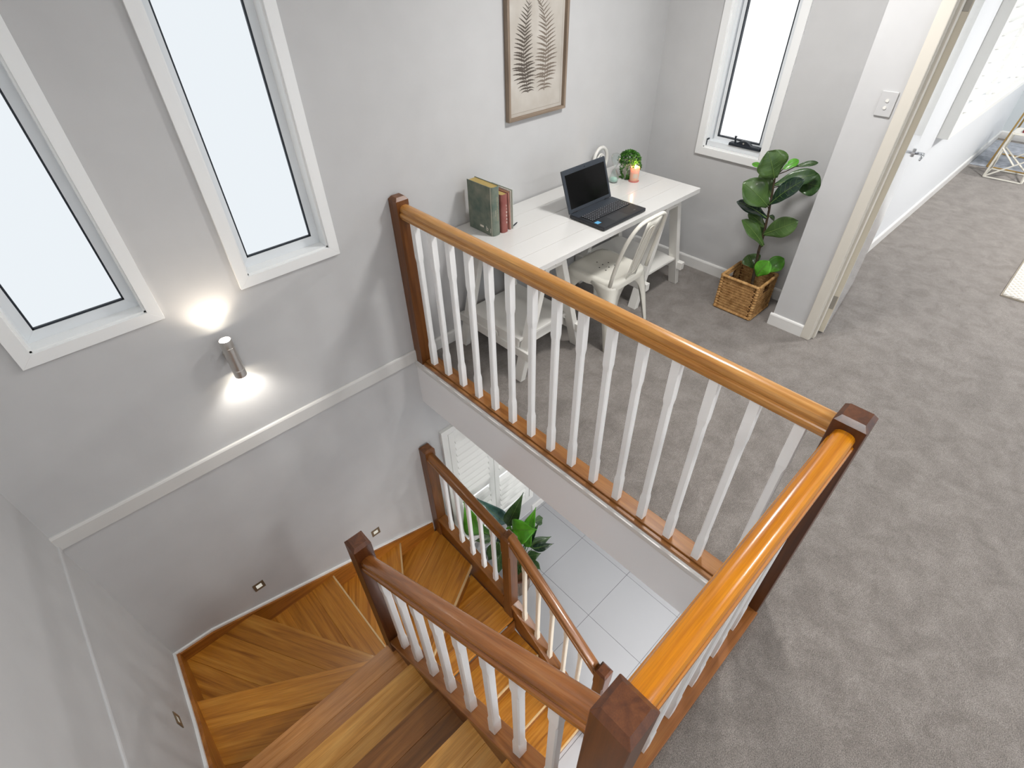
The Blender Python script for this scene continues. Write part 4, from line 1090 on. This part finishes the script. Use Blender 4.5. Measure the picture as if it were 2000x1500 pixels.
def side(o, u, n_, Lw, hole):
    o = Vector(o); u = Vector(u); n_ = Vector(n_); v = Vector((0, 0, 1))
    b = MB(); rows = 12; rh = (bh-0.03)/rows; cols = int(Lw/0.0165)
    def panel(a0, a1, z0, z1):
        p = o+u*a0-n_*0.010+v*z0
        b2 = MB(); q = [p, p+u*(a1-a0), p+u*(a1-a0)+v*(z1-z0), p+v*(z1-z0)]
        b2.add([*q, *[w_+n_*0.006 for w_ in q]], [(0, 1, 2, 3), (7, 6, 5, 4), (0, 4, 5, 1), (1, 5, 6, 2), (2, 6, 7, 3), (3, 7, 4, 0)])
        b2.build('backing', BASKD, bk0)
    if hole:
        panel(0.01, Lw/2-0.045, 0.01, bh-0.012); panel(Lw/2+0.045, Lw-0.01, 0.01, bh-0.012); panel(Lw/2-0.045, Lw/2+0.045, 0.01, bh-0.085); panel(Lw/2-0.045, Lw/2+0.045, bh-0.035, bh-0.012)
    else: panel(0.01, Lw-0.01, 0.01, bh-0.012)
    for r in range(rows):
        for c in range(cols):
            a = 0.022+(c+0.5*(r % 2))*(Lw-0.044)/cols; z = 0.016+(r+0.5)*rh
            if hole and abs(a-Lw/2) < 0.048 and bh-0.088 < z < bh-0.030: continue
            for sg in (-1, 1):
                w_ = o+u*(a+0.004*sg)+v*(z+sg*rh*0.25)-n_*0.004
                lozenge(b, w_, u, v, n_, 0.030, 0.0125, 0.0075, sg*0.42+random.uniform(-.1, .1))
                lozenge(b, w_-n_*0.008, u, v, -n_, 0.030, 0.0125, 0.005, sg*0.42)
    tag(b.build('weave', BASK, bk0), kind='stuff')
side((bx0, by1, 0), (0, -1, 0), (-1, 0, 0), by1-by0, False)
side((bx0, by0, 0), (1, 0, 0), (0, -1, 0), bx1-bx0, True)
side((bx1, by0, 0), (0, 1, 0), (1, 0, 0), by1-by0, False)
side((bx1, by1, 0), (-1, 0, 0), (0, 1, 0), bx1-bx0, True)
for zz in (0.012, bh-0.010):
    c4 = [(bx0, by0, zz), (bx1, by0, zz), (bx1, by1, zz), (bx0, by1, zz)]
    for i in range(4):
        a, c = Vector(c4[i]), Vector(c4[(i+1) % 4])
        n_ = 26; pts = [a.lerp(c, k/n_) for k in range(n_+1)]
        MB().tube(pts, [0.0095+0.0022*(k % 2) for k in range(n_+1)], 8).build('rim', BASK, bk0)
for cx, cy in ((bx0, by0), (bx1, by0), (bx1, by1), (bx0, by1)):
    ccx = cx+(0.006 if cx == bx0 else -0.006); ccy = cy+(0.006 if cy == by0 else -0.006)
    MB().tube([(ccx, ccy, 0.012+k*(bh-0.022)/24) for k in range(25)], [0.0155 if k % 2 else 0.0115 for k in range(25)], 8).build('corner_wrap', BASK, bk0)
MB().box((bx0+0.012, by0+0.012, 0.004), (bx1-0.012, by1-0.012, 0.014)).build('bottom', BASKD, bk0)
MB().lathe([(0.001, 0.014), (0.085, 0.014), (0.105, 0.12), (0.001, 0.12)], (2.178, -1.215, 0), 20).build('nursery_pot', base_mat('dark_soil_pot', (44, 34, 26), 0.9), fg)

# lower plant
LOW = [((0.397, -0.432, -1.912), (0.541, -0.498, -1.491), 0.089, 1), ((0.589, -0.501, -2.192), (0.66, -0.54, -1.777), 0.087, 3), ((0.363, -0.537, -1.819), (0.466, -0.743, -1.709), 0.16, 3),
 ((0.507, -0.535, -2.244), (0.566, -0.59, -1.998), 0.083, 3), ((0.666, -0.519, -2.038), (0.782, -0.518, -2.098), 0.065, 1), ((0.552, -0.508, -2.337), (0.687, -0.565, -2.01), 0.053, 2),
 ((0.578, -0.532, -2.345), (0.789, -0.634, -2.291), 0.074, 1), ((0.59, -0.571, -2.351), (0.757, -0.699, -2.306), 0.06, 2), ((0.533, -0.559, -2.443), (0.63, -0.65, -2.394), 0.074, 1),
 ((0.513, -0.608, -2.438), (0.558, -0.719, -2.52), 0.081, 1), ((0.267, -0.31, -2.059), (0.068, -0.262, -1.408), 0.168, 3), ((0.445, -0.367, -1.996), (0.297, -0.133, -1.697), 0.108, 4),
 ((0.285, -0.327, -2.107), (0.135, -0.255, -2.084), 0.058, 1), ((0.296, -0.406, -2.102), (0.186, -0.372, -2.341), 0.091, 1), ((0.311, -0.42, -2.301), (0.239, -0.421, -2.611), 0.065, 1),
 ((0.402, -0.464, -1.963), (0.403, -0.465, -1.882), 0.046, 3), ((0.422, -0.592, -2.402), (0.403, -0.642, -2.02), 0.076, 4), ((0.42, -0.385, -2.263), (0.386, -0.353, -1.996), 0.111, 2)]
lp = thing('potted_plant', 'leafy green plant in grey ribbed pot on the white tiles', 'plant', (0.40, -0.56, LZ))
POTM = noise_tint(base_mat('grey_ribbed_pot', (120, 104, 92), 0.8), (98, 84, 74), (142, 126, 112), 60, 3, (1, 1, 0.1))
pb = MB(); rg = []
for r_, z in ((0.105, 0.0), (0.112, 0.01), (0.135, 0.30), (0.138, 0.315), (0.128, 0.315), (0.124, 0.27)):
    rg.append([((r_+0.003*(k % 2)*(z < 0.3))*math.cos(2*PI*k/56)+0.40, (r_+0.003*(k % 2)*(z < 0.3))*math.sin(2*PI*k/56)-0.56, LZ+z) for k in range(56)])
pb.rings(rg); pb.build('pot', POTM, lp)
MB().lathe([(0.139, 0.296), (0.142, 0.305), (0.139, 0.318), (0.126, 0.318)], (0.40, -0.56, LZ), 40, cap=False).build('rim', base_mat('brown_rim', (96, 58, 40), 0.5), lp)
MB().lathe([(0.001, 0.28), (0.124, 0.28)], (0.40, -0.56, LZ), 24, cap=False).build('soil', BASKD, lp)
for a, t, wd, c in LOW:
    nh = Vector((-0.55, -0.55, 0.65))+Vector((random.uniform(-.25, .25), random.uniform(-.25, .25), random.uniform(-.2, .2)))
    lf_ = leaf(lp, a, t, wd*1.5, c, 'lance', nh, bend=0.16, fold=0.25)
    r0 = Vector((0.40, -0.56, LZ+0.28)); A = Vector(a)
    m_ = r0.lerp(A, 0.55)+Vector((0, 0, 0.04))
    MB().tube([r0+Vector((random.uniform(-.03, .03), random.uniform(-.03, .03), 0)), m_, A], [0.006, 0.005, 0.003], 6).build('leaf_stalk', base_mat('plant_stalk', (64, 96, 44), 0.5), lf_, smooth=True)

# ------------------------------------------------------------------ bedroom things
WWIRE = base_mat('white_wire_frame', (232, 228, 216), 0.4)
GWIRE = base_mat('gold_wire_frame', (178, 146, 88), 0.35, 0.7)
def wire_table(label, cx, cy, hb, ht, z1, mat, diag, z0=0.008):
    t = thing('wire_table', label, 'side table', (cx, cy, 0))
    bot = [Vector((cx+sx*hb, cy+sy*hb, z0)) for sx, sy in ((-1, -1), (1, -1), (1, 1), (-1, 1))]
    top_ = [Vector((cx+sx*ht, cy+sy*ht, z1)) for sx, sy in ((-1, -1), (1, -1), (1, 1), (-1, 1))]
    segs = []
    for i in range(4):
        j = (i+1) % 4
        segs += [(bot[i], bot[j]), (top_[i], top_[j]), (bot[i], top_[i])]
        if diag:
            m_ = bot[j].lerp(top_[j], 0.55); m2 = bot[i].lerp(m_, 0.62)
            segs += [(bot[i], m_), (top_[i].lerp(bot[i], 0.32), m2)]
    for a, c in segs: MB().bar(a, c, 0.014, 0.014, (0.3, 0.5, 1)).build('rod', mat, t)
    return t
wire_table('white faceted wire side table standing on bedroom carpet', 6.79, -1.965, 0.174, 0.135, 0.46, WWIRE, True)
wire_table('tall gold wire side table behind the white wire table', 7.32, -2.06, 0.32, 0.26, 0.62, GWIRE, False, 0.0145)
gt = MB().box((7.09, -2.29, 0.622), (7.55, -1.83, 0.630)).build('tabletop', base_mat('smoked_glass', (150, 160, 160), 0.1), bpy.data.objects['wire_table.001'])
def flat_book(label, a, b2, mat):
    t = thing('magazine', label, 'book', ((a[0]+b2[0])/2, (a[1]+b2[1])/2, a[2]), group='books on the bedroom side table')
    z0, z1 = a[2], b2[2]
    MB().box((a[0], a[1], z0), (b2[0], b2[1], z0+0.003)).build('back_cover', mat, t)
    MB().box((a[0]+0.003, a[1]+0.003, z0+0.003), (b2[0]-0.003, b2[1]-0.003, z1-0.003)).build('page_block', base_mat('paper_white', (226, 220, 208), 0.9), t)
    MB().box((a[0], a[1], z1-0.003), (b2[0], b2[1], z1)).build('front_cover', mat, t)
    MB().box((a[0]-0.002, a[1], z0), (a[0], b2[1], z1)).build('spine', mat, t)
MB().box((6.66, -2.095, 0.467), (6.92, -1.835, 0.473)).build('tabletop', base_mat('pale_marble', (220, 218, 212), 0.2), bpy.data.objects['wire_table'])
flat_book('dark red book lying on the white wire table', (6.70, -2.08, 0.4735), (6.86, -1.90, 0.498), base_mat('dark_red_cover', (120, 34, 44), 0.5))
flat_book('dark green book lying on gold wire table', (7.14, -2.0, 0.6305), (7.30, -1.86, 0.652), base_mat('dark_green_cover', (40, 76, 42), 0.5))
rg1 = MB().box((7.0, -3.0, 0.0005), (8.3, -1.57, 0.006)).build('area_rug', noise_tint(base_mat('blue_grey_rug', (168, 172, 180), 0.95), (150, 154, 162), (184, 188, 196), 18, 6))
tag(rg1, 'flat blue grey rug under the wire tables', 'rug')
rug = thing('woven_rug', 'chunky white ribbed rug at the right edge of bedroom carpet', 'rug', (4.4, -3.0, 0))
RUGM = base_mat('white_wool', (226, 221, 212), 0.9)
b = MB(); L_ = 0
for r in range(44):
    x = 3.742+r*0.0135*2
    n_ = 46
    b.tube([(x, -2.556-k*0.022, 0.014) for k in range(n_+1)], [0.0165 if (k+r) % 2 else 0.008 for k in range(n_+1)], 6)
tag(b.build('pile', RUGM, rug), kind='stuff')
MB().box((3.728, -3.57, 0.001), (4.93, -2.547, 0.010)).build('backing', base_mat('rug_backing', (176, 166, 150), 0.9), rug)
